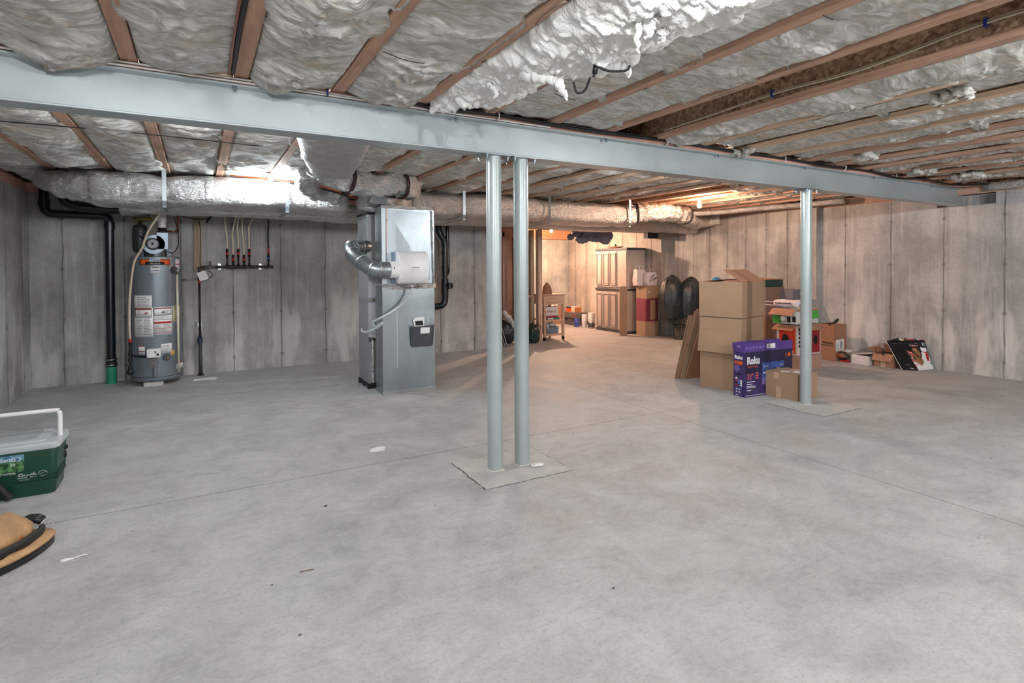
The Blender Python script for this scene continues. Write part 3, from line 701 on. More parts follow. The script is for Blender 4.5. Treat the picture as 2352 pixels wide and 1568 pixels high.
# right flexible duct near the warm bulb
t = thing('flexible_duct', 'gleaming flexible foil duct beside the warm bulb behind the beam', 'duct', (6.7,6.6,2.2))
P = smooth_path([(6.05,6.9,2.26),(6.22,6.82,2.27),(6.5,6.68,2.29),(6.8,6.62,2.285),(7.05,6.62,2.27),(7.18,6.66,2.27)],8)
b = B(); b.sweep(P, lambda i:(.15+.006*math.sin(i*1.7),.145+.006*math.sin(i*1.7),1), 40, .025, 9, 11); b.build('duct_wrap', M['foil'], t, True, world=True)
for k in (8,36):
    p = P[k]; d = (P[k+1]-P[k-1]).normalized(); b = B(); b.cyl(p-d*.016, p+d*.016, .163, n=32); b.build('black_strap', M['blackr'], t, True, world=True)
run('foil_tube', [(7.35,6.9,2.31),(7.8,6.5,2.33),(8.1,6.0,2.36),(8.3,5.4,2.365),(8.4,4.7,2.37)], .045, M['foild'], 'slim foil wrapped tube running toward the right wall under the joists', 'duct', n=16)
b = B(); b.sweep(smooth_path([(7.2,6.75,2.24),(7.5,6.9,2.22),(7.9,7.1,2.2),(8.3,7.2,2.24),(8.46,7.0,2.28)],6), lambda i:(.16-.003*i,.1,.8), 24, .03, 7, 2)
tag(b.build('sagging_batt', M['ins'], smooth=True, top=True), 'sagging strip of insulation behind the warm bulb at the end of the duct', 'insulation')

# ------------------------------------------------------------------ furnace group
t = thing('furnace', 'tall narrow grey furnace cabinet half hidden behind the galvanized return duct', 'furnace', (1.70,6.35,0))
b = B(); b.box(0,.53,0,.43,.06,1.40); b.build('cabinet', M['grayp'], t, bevel=.004)
b = B(); b.box(.003,.53,-.004,0,.60,1.385); b.build('front_panel', plain('furnace_panel',(196,196,208),.35,.1,.02), t, bevel=.002)
b = B(); b.box(.003,.53,-.006,-.004,.545,.60); b.build('front_seam', M['graym'], t)
b = B(); b.box(.003,.5,-.007,-.004,1.0,1.06); b.build('warning_band', M['grayp'], t)
b = B(); b.box(-.002,0,.0,.43,.98,1.05); b.build('side_band', plain('band_gray',(128,128,132)), t)
b = B(); b.box(-.012,.54,-.012,.44,.035,.062)
for x in (-.01,.12,.27,.40,.5):
    for y in (-.01,.2,.39): b.box(x,x+.045,y,y+.045,0,.037)
b.build('base_stand', M['blackr'], t)
b = B(); b.sweep([(.04,-.022,.075+.055*i) for i in range(10)], lambda i:(.028,.012,.6), 12, .012, 20, 2); b.build('foil_pipe_wrap', M['foil'], t, True)
b = B(); b.sweep([(.022,-.016,.605),(.05,-.02,.61),(.10,-.02,.60)], lambda i:(.018,.022,.7), 12, .012, 20, 3); b.build('foil_tape', M['foil'], t, True)
b = B(); b.tube([(.10,-.02,.14),(.105,-.022,.4),(.10,-.02,.56),(.08,-.02,.8)], .012, 10); b.build('black_drain_hose', M['blackr'], t, True)
b = B(); b.lathe([(0,-.02),(.012,-.02),(.012,0),(0,0)], (.03,0,1.03), 12, 'y').box(.03,.1,-.012,-.004,1.015,1.045); b.build('gas_fitting', M['chrome'], t)
t = thing('supply_plenum', 'galvanized sheet metal plenum standing on top of the furnace cabinet', 'duct', (1.695,6.35,1.40))
b = B(); b.box(0,.53,0,.43,.002,.62); b.build('plenum_box', M['galvd'], t, bevel=.004)
b = B(); b.box(-.006,.536,-.006,.436,.58,.60).box(-.004,.004,-.008,0,.05,.58); b.build('plenum_seam', M['galv'], t)
b = B(); b.box(-.008,.538,-.008,.438,.62,.645); b.build('dark_collar', M['blackr'], t)
b = B(); b.sweep([(.27,.215,.65),(.27,.215,.70),(.27,.22,.78),(.27,.26,.86),(.27,.30,.95)], lambda i:(.31,.25,.6), 36, .035, 7, 6); b.build('foil_wrap', M['foil'], t, True)

t = thing('return_duct', 'tall galvanized return air duct with foil taped joint and document pocket', 'duct', (1.752,5.961,0))
D0, DW = .27, .615
b = B(); b.box(0,DW,0,D0,.02,1.21); b.build('lower_duct', M['galv'], t, bevel=.003)
b = B(); b.box(0,DW,0,D0,1.214,2.085)
b.build('upper_duct', M['galv'], t, bevel=.003)
b = B(); b.slab((0,-.012,.0),(DW+.002,0,0),(0,D0+.01,0),(0,0,.024)); b.box(-.006,DW+.006,-.010,-.001,.02,.032); b.build('bottom_flange', M['galvd'], t)
# cross broken panels: shallow raised pyramids on the front
b = B(); b.add([(.06,-.001,1.26),(.56,-.001,1.26),(.56,-.001,2.04),(.06,-.001,2.04),(.33,-.016,1.62)],[(0,1,4),(1,2,4),(2,3,4),(3,0,4),(0,3,2,1)]); b.build('cross_broken_panel', M['galv'], t)
b = B(); b.box(-.003,.004,-.004,D0,1.205,1.225); b.sweep([(-.005+.63*i/20,-.006,1.195) for i in range(21)], lambda i:(.006,.032,.7), 12, .012, 22, 1); b.build('foil_tape', M['foil'], t, True)
b = B(); b.sweep([(DW-.016-.02*math.sin(i/20*PI*.5),-.007,1.22+.83*i/20) for i in range(21)], lambda i:(.020,.006,.7), 12, .012, 22, 5); b.build('foil_tape', M['foil'], t, True)
b = B(); b.sweep([(-.004+.63*i/20,-.005,2.075) for i in range(21)], lambda i:(.006,.018,.7), 12, .012, 22, 7); b.build('foil_tape', M['foil'], t, True)
b = B(); b.tube([(.055,-.012,2.06),(.052,-.012,1.7),(.05,-.012,1.55),(.053,-.012,1.47)],.0028,6); b.build('thermostat_wire', M['copper'], t, world=False)
b = B(); b.sphere((.055,-.012,1.93),.006,6,8).sphere((.052,-.012,1.55),.006,6,8).sphere((.21,-.004,.98),.006,6,8); b.build('screw', M['ink'], t)
# mineral runs on the sheet metal
b = B()
for x,z0,z1,w0 in ((.16,.28,.93,.006),(.53,.72,.85,.006)): b.slab((x,-.0012,z0),(w0,0,0),(.004,0,z1-z0),(0,.0008,0))
b.build('drip_marks', plain('mineral_mark',(205,212,214),.6), t)
# document pocket
b = B(); b.slab((.335,-.004,.50),(.235,0,0),(0,-.045,.24),(0,.004,0)); b.slab((.335,-.004,.50),(.004,0,0),(0,-.045,.24),(-.02,.004,.02)); b.slab((.565,-.004,.50),(.004,0,0),(0,-.045,.24),(.02,.004,.02)); b.build('document_pocket', M['graym'], t)
b = B(); b.slab((.42,-.046,.655),(.11,0,0),(0,-.012,.07),(0,.002,0)); b.build('paper_label', M['paper'], t)
b = B(); b.slab((.36,-.010,.62),(.12,0,0),(0,-.01,.22),(0,.002,0)).slab((.36,-.014,.74),(.12,0,0),(-.02,-.006,.08),(0,.001,0)); b.build('folded_papers', M['paper'], t)
b = B(); b.slab((.375,-.022,.75),(.09,0,0),(-.006,-.002,.05),(0,.001,0)); b.build('paper_print', M['ink'], t)
t = thing('foil_return_top', 'bright crumpled foil wrapped around the top of the return duct', 'duct', (2.0,6.05,2.1))
b = B(); b.sweep(smooth_path([(1.82,6.12,2.10),(1.83,6.13,2.16),(1.83,6.1,2.22)],5), lambda i:(.15,.13,.7), 30, .03, 9, 2); b.build('foil_wrap', M['foil'], t, True, world=True)
b = B(); b.box(1.70,1.82,5.955,5.965,2.10,2.17); b.build('sheet_tab', M['galv'], t, world=True)

# humidifier with bypass pipe
t = thing('humidifier', 'white plastic humidifier housing bolted to the front of the return duct', 'humidifier', (1.856,5.958,1.222))
b = B(); n = 18
prof = [(0,0)]+[(.0+.19*math.sin(a)*1.0 if 0 else 0,0) for a in []]
k = []
for i in range(n+1):
    a = PI*i/n; k.append((-.10-.105*math.sin(a), .18-.18*math.cos(a)))
k = [(0,0)]+k+[(0,.36)]
b.v = [(0.03,y,z) for y,z in k]+[(.365,y,z) for y,z in k]; m = len(k)
b.f = [(i,i+m,(i+1)%m+m,(i+1)%m) for i in range(m)]+[tuple(range(m)),tuple(2*m-1-i for i in range(m))]; b.m = [0]*len(b.f)
b.build('housing', M['white'], t, 'auto', bevel=.004)
b = B(); b.lathe([(.088,-.06),(.092,-.05),(.092,.03)], (0,-.12,.16), 28, 'x'); b.build('round_inlet', M['white'], t, 'auto')
b = B(); b.box(.0,.03,-.045,-.001,.01,.35); b.build('mounting_collar', plain('collar_blue',(120,140,170),.3,.2), t)
b = B(); b.box(.155,.25,-.2085,-.203,.155,.166); b.build('maker_plate', plain('plate_gray',(170,174,180),.3,.4), t)
text('maker_name', 'Honeywell', .02, (.165,-.2075,.178), (1,0,0), (0,0,1), M['red'], t)
b = B(); b.sphere((-.03,-.2115,.175), .008, 8, 10, (.7,.4,1.6)); b.build('water_drop_mark', M['navy'], t)
b = B(); b.lathe([(.02,-.02),(.014,-.03),(.01,-.05),(.0,-.05)], (.20,-.10,0), 12); b.build('drain_spout', M['pvcw'], t, True)
t = thing('bypass_pipe', 'jointed round galvanized pipe linking the plenum to the white humidifier', 'duct', (1.7,5.9,1.4))
P = [Vector(p) for p in ((1.80,5.838,1.382),(1.70,5.835,1.384),(1.62,5.87,1.395),(1.53,5.97,1.47),(1.47,6.10,1.56),(1.49,6.22,1.625),(1.60,6.33,1.645),(1.70,6.40,1.65))]
b = B(); b.tube(smooth_path(P,3), .083, 28); b.build('pipe_run', M['galv'], t, 'auto', world=True)
for i in (1,2,3,4,5,6):
    d = (P[i+1]-P[i-1]).normalized(); b = B(); b.cyl(P[i]-d*.005,P[i]+d*.005,.088,n=28); b.build('crimped_ring', M['chrome'], t, True, world=True)
run('drain_hose', [(2.055,5.855,1.20),(2.045,5.84,1.12),(1.97,5.86,1.02),(1.85,5.89,.93),(1.72,5.90,.86),(1.65,5.99,.80),(1.70,6.03,.745)], .012, plain('hose_gray',(190,198,200),.35), 'pale flexible hose looping from the humidifier around the duct corner', 'hose', n=10)
run('drain_hose', [(1.70,6.03,.745),(1.735,5.94,.80),(1.73,5.93,.78),(1.64,6.08,.70),(1.60,6.22,.685),(1.62,6.33,.70)], .012, plain('hose_gray',(190,198,200),.35), 'pale flexible hose curving back to the furnace side', 'hose', n=10)
run('control_wire', [(1.85,5.86,1.30),(1.87,5.85,1.24),(1.95,5.84,1.195),(2.05,5.84,1.185),(2.2,5.93,1.19)], .0045, plain('brown_wire',(84,60,50),.5), 'brown control wire drooping under the white humidifier', 'wire')

# ------------------------------------------------------------------ water heater
HX, HY, HR, HZ = -.455, 8.10, .268, .045
t = thing('water_heater', 'tall grey gas water heater with an orange stripe and warning stickers', 'water heater', (HX,HY,HZ))
def AA(px):   # angle on the tank facing the camera for a picture column
    return px
b = B(); b.lathe([(.20,.0),(HR-.02,.004),(HR,.03),(HR,1.50),(HR-.004,1.505),(HR-.02,1.508),(.0,1.51)], n=72); b.build('tank', M['heater'], t, 'auto')
b = B(); b.lathe([(HR+.001,.055),(HR+.003,.058),(HR+.003,.062),(HR+.001,.065)], n=72); b.build('base_ring', M['graym'], t, True)
# blower and draft hood
b = B(); b.lathe([(.14,1.508),(.14,1.575),(.10,1.59),(.10,1.62),(.0,1.62)], (0,-.02,0), 40); b.box(-.165,-.12,-.09,-.085,1.508,1.60).box(.12,.165,-.09,-.085,1.508,1.60); b.build('draft_hood', plain('hood_gray',(62,66,74),.3,.5), t, 'auto')
b = B(); b.lathe([(.115,-.16),(.12,-.155),(.12,-.08),(.0,-.08)], (-.01,0,1.655), 36, 'y'); b.box(.02,.135,-.16,-.08,1.60,1.80); b.build('blower_housing', plain('blower_gray',(120,132,144),.35,.6), t, 'auto')
b = B(); b.lathe([(.0,-.215),(.052,-.212),(.06,-.20),(.06,-.16)], (-.02,0,1.66), 30, 'y'); b.build('blower_motor', M['grayp'], t, 'auto')
b = B(); b.lathe([(.066,-.19),(.072,-.19),(.072,-.175),(.066,-.175)], (-.02,0,1.66), 30, 'y').lathe([(.0,-.222),(.012,-.222),(.014,-.214)], (-.02,0,1.66), 16, 'y'); b.build('motor_ring', M['ink'], t, True)
b = B(); b.lathe([(.05,1.80),(.054,1.805),(.054,1.82),(.046,1.825),(.046,1.86)], (.075,-.12,0), 28); b.build('rubber_coupling', M['blackr'], t, True)
b = B(); b.lathe([(.042,1.855),(.042,1.93),(.050,1.935),(.050,1.985),(.042,1.99),(.042,2.12)], (.075,-.12,0), 28); b.build('vent_pipe', M['pvcw'], t, 'auto')
b = B(); b.tube(smooth_path([(.13,-.13,1.57),(.19,-.1,1.56),(.24,-.06,1.66),(.235,-.05,1.85),(.2,-.04,2.0)],6),.006,6).tube(smooth_path([(-.12,-.1,1.72),(-.16,-.14,1.76),(-.1,-.2,1.72),(-.08,-.21,1.64)],6),.006,6); b.build('power_cord', M['ink'], t, True)
# angle: camera sees the tank from direction (0,0)->(HX,HY); front angle approx -90deg + small
A0 = math.atan2(-HY, -HX)
def ang(px): return A0+math.asin(max(-1,min(1,(px-355)/61.5)))
def zz(py): return (875-py)/(875-590)*1.508
def arc(name, x0, x1, y0, y1, mat, tt=.0012, par=t): b = B(); b.arc((0,0), HR, zz(y1), zz(y0), ang(x0), ang(x1), tt); return b.build(name, mat, par, True)
arc('orange_stripe', 318, 387, 597, 608, M['orange']); 
arc('stripe_outline', 317, 388, 596, 609, M['ink'], .0008)
arc('stripe_center', 330, 374, 602, 608, M['ink'], .0016); arc('maker_badge', 339, 365, 595, 602.5, plain('badge',(170,180,190)), .002)
def ctext(name, body, size, px, py, mat):
    a = ang(px); r = HR+.003; o = (r*math.cos(a), r*math.sin(a), zz(py)); rt = (-math.sin(a), math.cos(a), 0)
    text(name, body, size, o, rt, (0,0,1), mat, t, .0004, align='CENTER')
ctext('badge_text', 'SANTA FE' if 0 else 'STATE', .024, 355, 601.6, M['ink']); ctext('stripe_text', 'PROLINE XE', .019, 353, 607.4, M['paper'])
arc('white_sticker', 342, 364, 613, 627, M['paper']); arc('sticker_band', 343.5, 362.5, 621, 623, M['blue'], .002); arc('sticker_heading', 345, 361, 614.5, 616, M['ink'], .002)
arc('white_sticker', 401, 411, 595, 620, M['paper']); arc('sticker_band', 401, 411, 606.5, 608.5, M['red'], .002)
arc('instruction_sheet', 303, 344, 678, 706, M['paper'])
arc('instruction_sheet', 303, 346, 706, 771, M['paper'], .0014); arc('instruction_sheet', 347, 391, 705, 768, M['paper'], .0014)
for x0,x1,y0,y1,mt in ((305,343,706.5,727.5,'ink'),(306,342,708.5,726.5,'paper'),(306,342,707.5,710,'red'),(348,389,706.5,724,'ink'),(349,388,708.5,723,'paper'),(349,388,707,709,'red'),(348,389,738,742.5,'red'),(348,389,733,734,'ink'),(348,389,753,754,'red'),(348,389,763.5,764.5,'red')):
    tt = {'ink':.0018,'paper':.0022,'red':.0028}[mt]; arc({'ink':'frame_print','paper':'sticker_panel','red':'red_band'}[mt], x0,x1,y0,y1, M[mt], tt)
for px,py in ((315,716),): 
    a = ang(px); r = HR+.003; c = Vector((r*math.cos(a), r*math.sin(a), zz(py))); nrm = Vector((math.cos(a),math.sin(a),0)); b = B(); b.tube([c+Vector((-math.sin(a)*.016*math.cos(q),math.cos(a)*.016*math.cos(q),.018*math.sin(q))) for q in [2*PI*i/16 for i in range(17)]], .002, 5); b.build('warning_symbol', M['red'], t)
for px,py in ((327,719),(365,718)):
    a = ang(px); r = HR+.0032; o = Vector((r*math.cos(a), r*math.sin(a), zz(py))); rt = Vector((-math.sin(a),math.cos(a),0)); b = B(); b.slab(o,rt*.04,Vector((0,0,.008)),Vector((math.cos(a),math.sin(a),0))*.001).slab(o+rt*.008+Vector((0,0,.008)),rt*.02,Vector((0,0,.008))+rt*.004,Vector((math.cos(a),math.sin(a),0))*.001); b.build('warning_symbol', M['red'] if px<340 else M['ink'], t)
def alines(x0,x1,y0,y1,n,seed,name='fine_print'):
    rr = random.Random(seed); b = B()
    for i in range(n):
        y = y0+(y1-y0)*(i+.3)/n; xe = x0+(x1-x0)*rr.uniform(.6,1); b.arc((0,0),HR,zz(y+(y1-y0)/n*.33),zz(y),ang(x0),ang(xe),.0032,5)
    b.build(name, plain('print_gray',(130,130,138)), t)
alines(311,342,681,704,6,1); alines(308,322,729,768,11,2); alines(325,343,729,768,11,3); alines(350,366,744,752,3,4); alines(370,388,744,752,3,5); alines(350,387,726,732,2,6); alines(350,387,755,762,3,7); alines(369,387,711,722,4,9); alines(306,342,720,726,2,8)
arc('yellow_tag', 393, 410, 703, 741, plain('tag_yellow',(196,188,140))); alines(395,408,706,738,8,11)
arc('white_sticker', 312, 326, 791, 811, M['paper']); arc('red_band', 312,326,791,793,M['red'],.002); arc('red_band', 312,326,803,804.5,M['red'],.002)
arc('white_sticker', 364, 389, 789, 810, M['paper']); alines(366,387,792,808,5,12)
arc('yellow_tag', 386, 396, 806, 818, plain('tag_gold',(196,160,90)))
arc('white_sticker', 400, 417, 838, 852, M['paper']); arc('red_band', 400,417,837,839,M['red'],.002)
# gas valve, burner cover, relief valve and discharge tube
def front(px, py, out): a = ang(px); return Vector(((HR+out)*math.cos(a),(HR+out)*math.sin(a),zz(py))), a
c, a = front(348, 808, .035); Mx = Matrix.Translation(c) @ Matrix.Rotation(a+PI/2, 4, 'Z')
b = B(); b.box(-.07,.07,-.035,.035,-.05,.055, Mx); b.build('gas_control_valve', M['white'], t, bevel=.008)
b = B(); b.cyl(Mx@Vector((.042,-.035,-.012)),Mx@Vector((.042,-.048,-.012)),.013,n=16); b.build('control_knob', M['ink'], t); b = B(); b.box(.01,.024,-.0365,-.03,.005,.028,Mx); b.build('valve_window', M['ink'], t)
b = B()
for i,(dx,dz) in enumerate(((-.05,-.12),(-.02,-.10),(.02,-.14),(.05,-.11))): b.tube(smooth_path([Mx@Vector((-.03+.02*i,-.01,-.05)),Mx@Vector((dx*.6,-.03,dz*.7)),Mx@Vector((dx,-.02,dz)),Mx@Vector((dx*.3+.01,-.01,dz-.05))],5),.0035,6)
b.build('valve_wires', plain('wire_mix',(150,130,110),.4), t, True)
b = B(); b.arc((0,0),HR,zz(860),zz(837),ang(324),ang(343),.008).arc((0,0),HR,zz(857),zz(838),ang(354),ang(378),.008); b.build('burner_cover', M['heater'], t, 'auto')
c, a = front(349.5, 849, .006); b = B(); b.cyl(c+Vector((0,0,-.062)),c+Vector((0,0,.062)),.024,n=20); b.build('cover_rib', M['heater'], t, 'auto')
c, a = front(376, 820.5, .0); d = Vector((math.cos(a),math.sin(a),0)); b = B(); b.cyl(c,c+d*.018,.042,.038,28); b.build('drain_gasket', M['graym'], t, 'auto'); b = B(); b.cyl(c+d*.018,c+d*.045,.015,.012,12); b.build('drain_valve', M['brass'], t, 'auto')
c, a = front(397, 622, .0); d = Vector((math.cos(a),math.sin(a),0)); b = B(); b.cyl(c,c+d*.018,.050,.046,28); b.build('relief_gasket', M['graym'], t, 'auto'); b = B(); b.cyl(c+d*.01,c+d*.055,.018,.016,14); b.sphere(tuple(c+d*.055),.022); b.build('relief_valve', M['chrome'], t, True)
c2, a2 = front(397, 632, .045); c3, _ = front(398, 857, .045); b = B(); b.cyl(c2,c3,.0125,n=16); b.build('discharge_tube', plain('tube_cream',(212,206,188),.4), t, True)
# gas line with drip leg on the left of the tank
c0,_ = front(306,785,.07); c1,_ = front(306,812,.07); c2,_ = front(305,843,.07); cv,_ = front(338,815,.06)
b = B(); b.cyl(c0,c2,.0135,n=14); b.tube([c1,cv],.012,12)
for f,r in ((0,.019),(.4,.021),(.62,.021),(.95,.02)): p = c0.lerp(c2,f); b.cyl(p-Vector((0,0,.018)),p+Vector((0,0,.018)),r,n=14)
b.build('gas_pipe', M['iron'], t, 'auto')
b = B(); b.sphere(tuple(c2-Vector((0,0,.03))), .038, 12, 18, (1,1,1)); b.build('drip_cap', M['black'], t, True)
b = B(); b.cyl(c0+Vector((0,0,.005)),c0+Vector((0,0,.055)),.016,n=14); b.build('flex_fitting', M['red'], t, True)
cb = c0+Vector((0,0,.055)); W = lambda v: Vector((HX,HY,HZ))+v
ctop = atY(370,487,7.55)
P = [W(cb), W(front(306,740,.075)[0]), W(front(307,690,.075)[0]), W(front(311,640,.075)[0]), W(front(318,600,.08)[0]), atY(326,570,7.75), atY(341,530,7.65), ctop]
run('flexible_gas_tube', P, .0125, M['ivory'], 'long cream flexible gas tube curving down in front of the water heater', 'tube', n=12)
for x in (-.57,-.36): b = B(); b.box(x-.07,x+.11,HY-.26,HY-.12,0,.045) if x > -.4 else b.box(x-.02,x+.14,HY-.245,HY-.13,0,.044); 
b = B(); b.box(-.585,-.385,7.835,7.99,0,.0449); tag(b.build('support_block', M['pad'], top=True, bevel=.003), 'concrete block under the front edge of the water heater', 'block')
b = B(); b.box(-.56,-.36,8.17,8.32,0,.0449); tag(b.build('support_block', M['pad'], top=True, bevel=.003), 'concrete block under the back edge of the water heater', 'block')
# expansion tank and copper lines behind
t = thing('expansion_tank', 'small dark grey expansion tank hanging behind the water heater', 'tank', (-.63,8.33,1.60))
b = B(); b.lathe([(.02,0),(.075,.03),(.085,.08),(.085,.30),(.07,.345),(.02,.37)], n=28); b.build('tank_body', plain('tank_dark',(58,62,66),.4,.3), t, True)
b = B(); b.lathe([(.018,.365),(.018,.42),(.022,.42),(.022,.44),(0,.44)], (0,0,0),14); b.tube([(-.07,0,.43),(.12,0,.435)],.02,12); b.tube([(.12,0,.435),(.12,0,.56)],.014,10); b.build('tank_fitting', M['brass'], t, True)
b = B(); b.tube([(.12,0,.50),(.12,0,.8)],.013,10); b.build('pipe_riser', M['ivory'], t, True)
t = thing('copper_pipe', 'copper pipe elbowing from the water heater up behind the duct', 'pipe', (-.24,8.2,1.7))
b = B(); b.tube([(-.335,8.22,1.878),(-.225,8.22,1.878)],.012,10).tube([(-.225,8.22,1.872),(-.215,8.22,2.25)],.012,10); b.cyl((-.248,8.22,1.878),(-.225,8.22,1.878),.016,n=12).cyl((-.225,8.22,1.866),(-.225,8.22,1.9),.016,n=12).cyl((-.218,8.22,2.1),(-.218,8.22,2.13),.016,n=12)
b.build('pipe_run', M['copper'], t, True, world=True)
run('black_cord', [(-.20,8.3,2.09),(-.05,8.39,2.06),(.08,8.35,2.06),(.13,8.34,2.08),(.17,8.32,2.15)], .006, M['ink'], 'black cord stretched along the wall behind the copper pipe', 'cord')
run('duct_hook', [(.10,8.38,2.02),(.15,8.34,2.09),(.2,8.3,2.2)], .015, M['blackr'], 'short slanting black pipe below the duct on the back wall', 'pipe')

# ------------------------------------------------------------------ drain pipes
t = thing('drain_pipe', 'black drain pipe dropping down the left of the back wall', 'pipe', (-.94,8.31,0))
b = B(); b.tube(smooth_path([(-1.56,8.31,2.40),(-1.56,8.31,2.18),(-1.555,8.31,2.12),(-1.53,8.31,2.08),(-1.47,8.31,2.058),(-1.2,8.31,2.056),(-1.02,8.31,2.054),(-.965,8.31,2.035),(-.942,8.31,1.98),(-.942,8.31,1.9)],6), .048, 28); b.cyl((-.942,8.31,1.92),(-.946,8.31,.30),.048,n=28); b.build('pipe_run', M['pvc'], t, 'auto', world=True)
b = B(); b.cyl((-.942,8.31,1.97),(-.942,8.31,1.89),.056,n=28).cyl((-1.56,8.31,2.22),(-1.56,8.31,2.15),.056,n=28).cyl((-1.06,8.31,2.054),(-1.14,8.31,2.054),.056,n=28); b.build('pipe_socket', M['pvc'], t, 'auto', world=True)
b = B(); b.lathe([(.055,.205),(.062,.215),(.062,.24),(.055,.25),(.052,.275),(.06,.285),(.06,.305),(.052,.315)], (-.946,8.31,0), 28); b.build('rubber_coupling', M['blackr'], t, True, world=True)
for z in (.228,.295): b = B(); b.lathe([(.063,z-.006),(.065,z-.004),(.065,z+.004),(.063,z+.006)], (-.946,8.31,0), 28); b.build('clamp', M['chrome'], t, True, world=True)
b = B(); b.lathe([(.056,.0),(.056,.215),(0,.215)], (-.946,8.31,0), 28); b.build('green_stub', M['teal'], t, 'auto', world=True)
b = B(); b.tube([(-1.29,8.255,2.03),(-1.29,8.255,2.06)],.008,8); tag(b.build('pipe_plug', M['chrome'], top=True), 'tiny shiny plug on the elbow of the black drain pipe', 'plug') if 0 else None
run('drain_pipe', [(-1.35,8.1,2.40),(-1.34,8.1,2.22),(-1.28,8.1,2.16),(-1.15,8.1,2.13),(-.9,8.1,2.12),(-.5,8.1,2.115)], .055, M['pvc'], 'black drain pipe curving behind the crumpled foil elbow at the left', 'pipe', n=24)
t = thing('drain_pipe', 'black drain pipe with round cleanout to the right of the return duct', 'pipe', (3.43,8.3,.7))
b = B(); b.tube(smooth_path([(3.33,8.2,2.12),(3.335,8.2,2.0),(3.36,8.2,1.92),(3.42,8.2,1.84),(3.435,8.2,1.75)],6),.05,24).cyl((3.435,8.2,1.78),(3.43,8.2,.95),.045,n=24)
b.tube(smooth_path([(3.43,8.2,1.0),(3.428,8.2,.88),(3.40,8.2,.815),(3.34,8.22,.785),(3.25,8.3,.78),(3.2,8.4,.78)],6),.052,24); b.build('pipe_run', M['pvc'], t, 'auto', world=True)
b = B(); b.cyl((3.432,8.2,1.22),(3.43,8.2,.96),.058,n=24).cyl((3.433,8.2,1.42),(3.432,8.2,1.36),.052,n=24).cyl((3.434,8.2,1.66),(3.434,8.2,1.60),.052,n=24); b.tube([(3.44,8.2,1.11),(3.50,8.10,1.11)],.05,24); b.build('cleanout_tee', M['pvc'], t, 'auto', world=True)
b = B(); c = Vector((3.503,8.095,1.11)); d = Vector((.5,-.85,0)).normalized(); b.tube([c+Vector((d.y,-d.x,0))*.052*math.cos(q)+Vector((0,0,.052*math.sin(q))) for q in [2*PI*i/24 for i in range(25)]], .004, 6); b.build('cleanout_ring', plain('ring_gray',(150,158,160),.3), t, True, world=True)
b = B(); b.cyl((3.52,8.3,2.12),(3.53,8.3,1.42),.03,n=20).tube(smooth_path([(3.53,8.3,1.45),(3.525,8.28,1.36),(3.49,8.24,1.30),(3.45,8.21,1.27)],5),.028,18); b.build('branch_pipe', M['pvc'], t, 'auto', world=True)

# ------------------------------------------------------------------ gas manifold on the back wall
b = B(); b.box(-.052,.040,8.40,8.438,1.36,2.25); tag(b.build('backing_board', M['boardz'], top=True, bevel=.002), 'weathered vertical board fixed to the back wall behind the gas tubing', 'board')
t = thing('gas_manifold', 'black iron gas manifold with branch valves on the back wall', 'gas manifold', (.45,8.3,1.42))
b = B(); b.cyl((.01,8.32,1.40),(.01,8.32,1.43),.02,n=14).tube([(.008,8.32,1.35),(.01,8.32,1.405),(.03,8.32,1.425),(.12,8.32,1.427),(.9,8.32,1.427)],.0145,14)
b.cyl((.31,8.32,1.427),(.58,8.32,1.427),.022,n=14).cyl((.60,8.32,1.427),(.66,8.32,1.427),.02,n=14).cyl((.22,8.32,1.427),(.25,8.32,1.427),.02,n=12).cyl((.80,8.32,1.427),(.86,8.32,1.427),.02,n=12).cyl((.875,8.32,1.427),(.91,8.32,1.427),.018,n=12); b.build('iron_pipe', M['iron'], t, 'auto', world=True)
b = B(); b.sweep([(.06+.018*i,8.315,1.427) for i in range(8)], lambda i:(.02*[.5,.8,1.2,1.5,1.5,1.2,.8,.5][i],.02*[.6,.8,1,1.1,1.1,1,.8,.6][i],1), 16); b.cyl((.135,8.315,1.43),(.135,8.315,1.50),.013,n=12); b.build('gas_regulator', plain('regulator',(110,110,106),.4,.7), t, True, world=True)
for x in (.245,.745): b = B(); b.box(x-.018,x+.018,8.395,8.437,1.39,1.47).box(x-.018,x+.018,8.30,8.40,1.444,1.452); b.build('pipe_strap', M['chrome'], t, world=True)
vs = [(.337,1.62,0),(.408,1.54,1),(.472,1.62,0),(.54,1.54,1),(.606,1.62,0)]
for i,(x,zv,s_) in enumerate(vs+[(.847,1.56,2)]):
    b = B(); b.cyl((x,8.32,1.43),(x,8.32,zv-.05),.0105,n=12).cyl((x,8.32,1.44),(x,8.32,1.47),.016,n=10).cyl((x,8.32,zv-.055),(x,8.32,zv-.035),.017,n=8); b.build('branch_nipple', M['iron'], t, True, world=True)
    b = B(); b.cyl((x,8.32,zv-.035),(x,8.32,zv+.005),.0155,n=12); v = b.build('valve_tag', M['red'] if s_ < 2 else M['blue'], t, True, world=True)
    b = B(); b.cyl((x,8.32,zv+.005),(x,8.32,zv+.05),.019,.013,n=8); b.build('compression_nut', M['iron'], t, True, world=True)
tops = [(.315,2.09),(.455,2.13),(.49,2.13),(.525,2.13),(.68,2.13)]
lb = ['leftmost','second','middle','fourth','rightmost']
for (x,zv,_),(xt,zt),l in zip(vs,tops,lb):
    run('branch_gas_tube', [(x,8.32,zv+.05),(x+.002,8.32,zv+.2),(x*.8+xt*.2-.012,8.32,zv+.36),(xt,8.31,zt),(xt+.01,8.29,zt+.1)], .0115, M['ivory'], '%s cream gas tube rising from the manifold to the ceiling' % l, 'tube', n=10)
run('branch_gas_tube', [(.847,8.32,1.61),(.847,8.32,1.69)], .012, M['red'], 'red sleeve on the single black gas tube at the right of the manifold', 'tube', k=3)
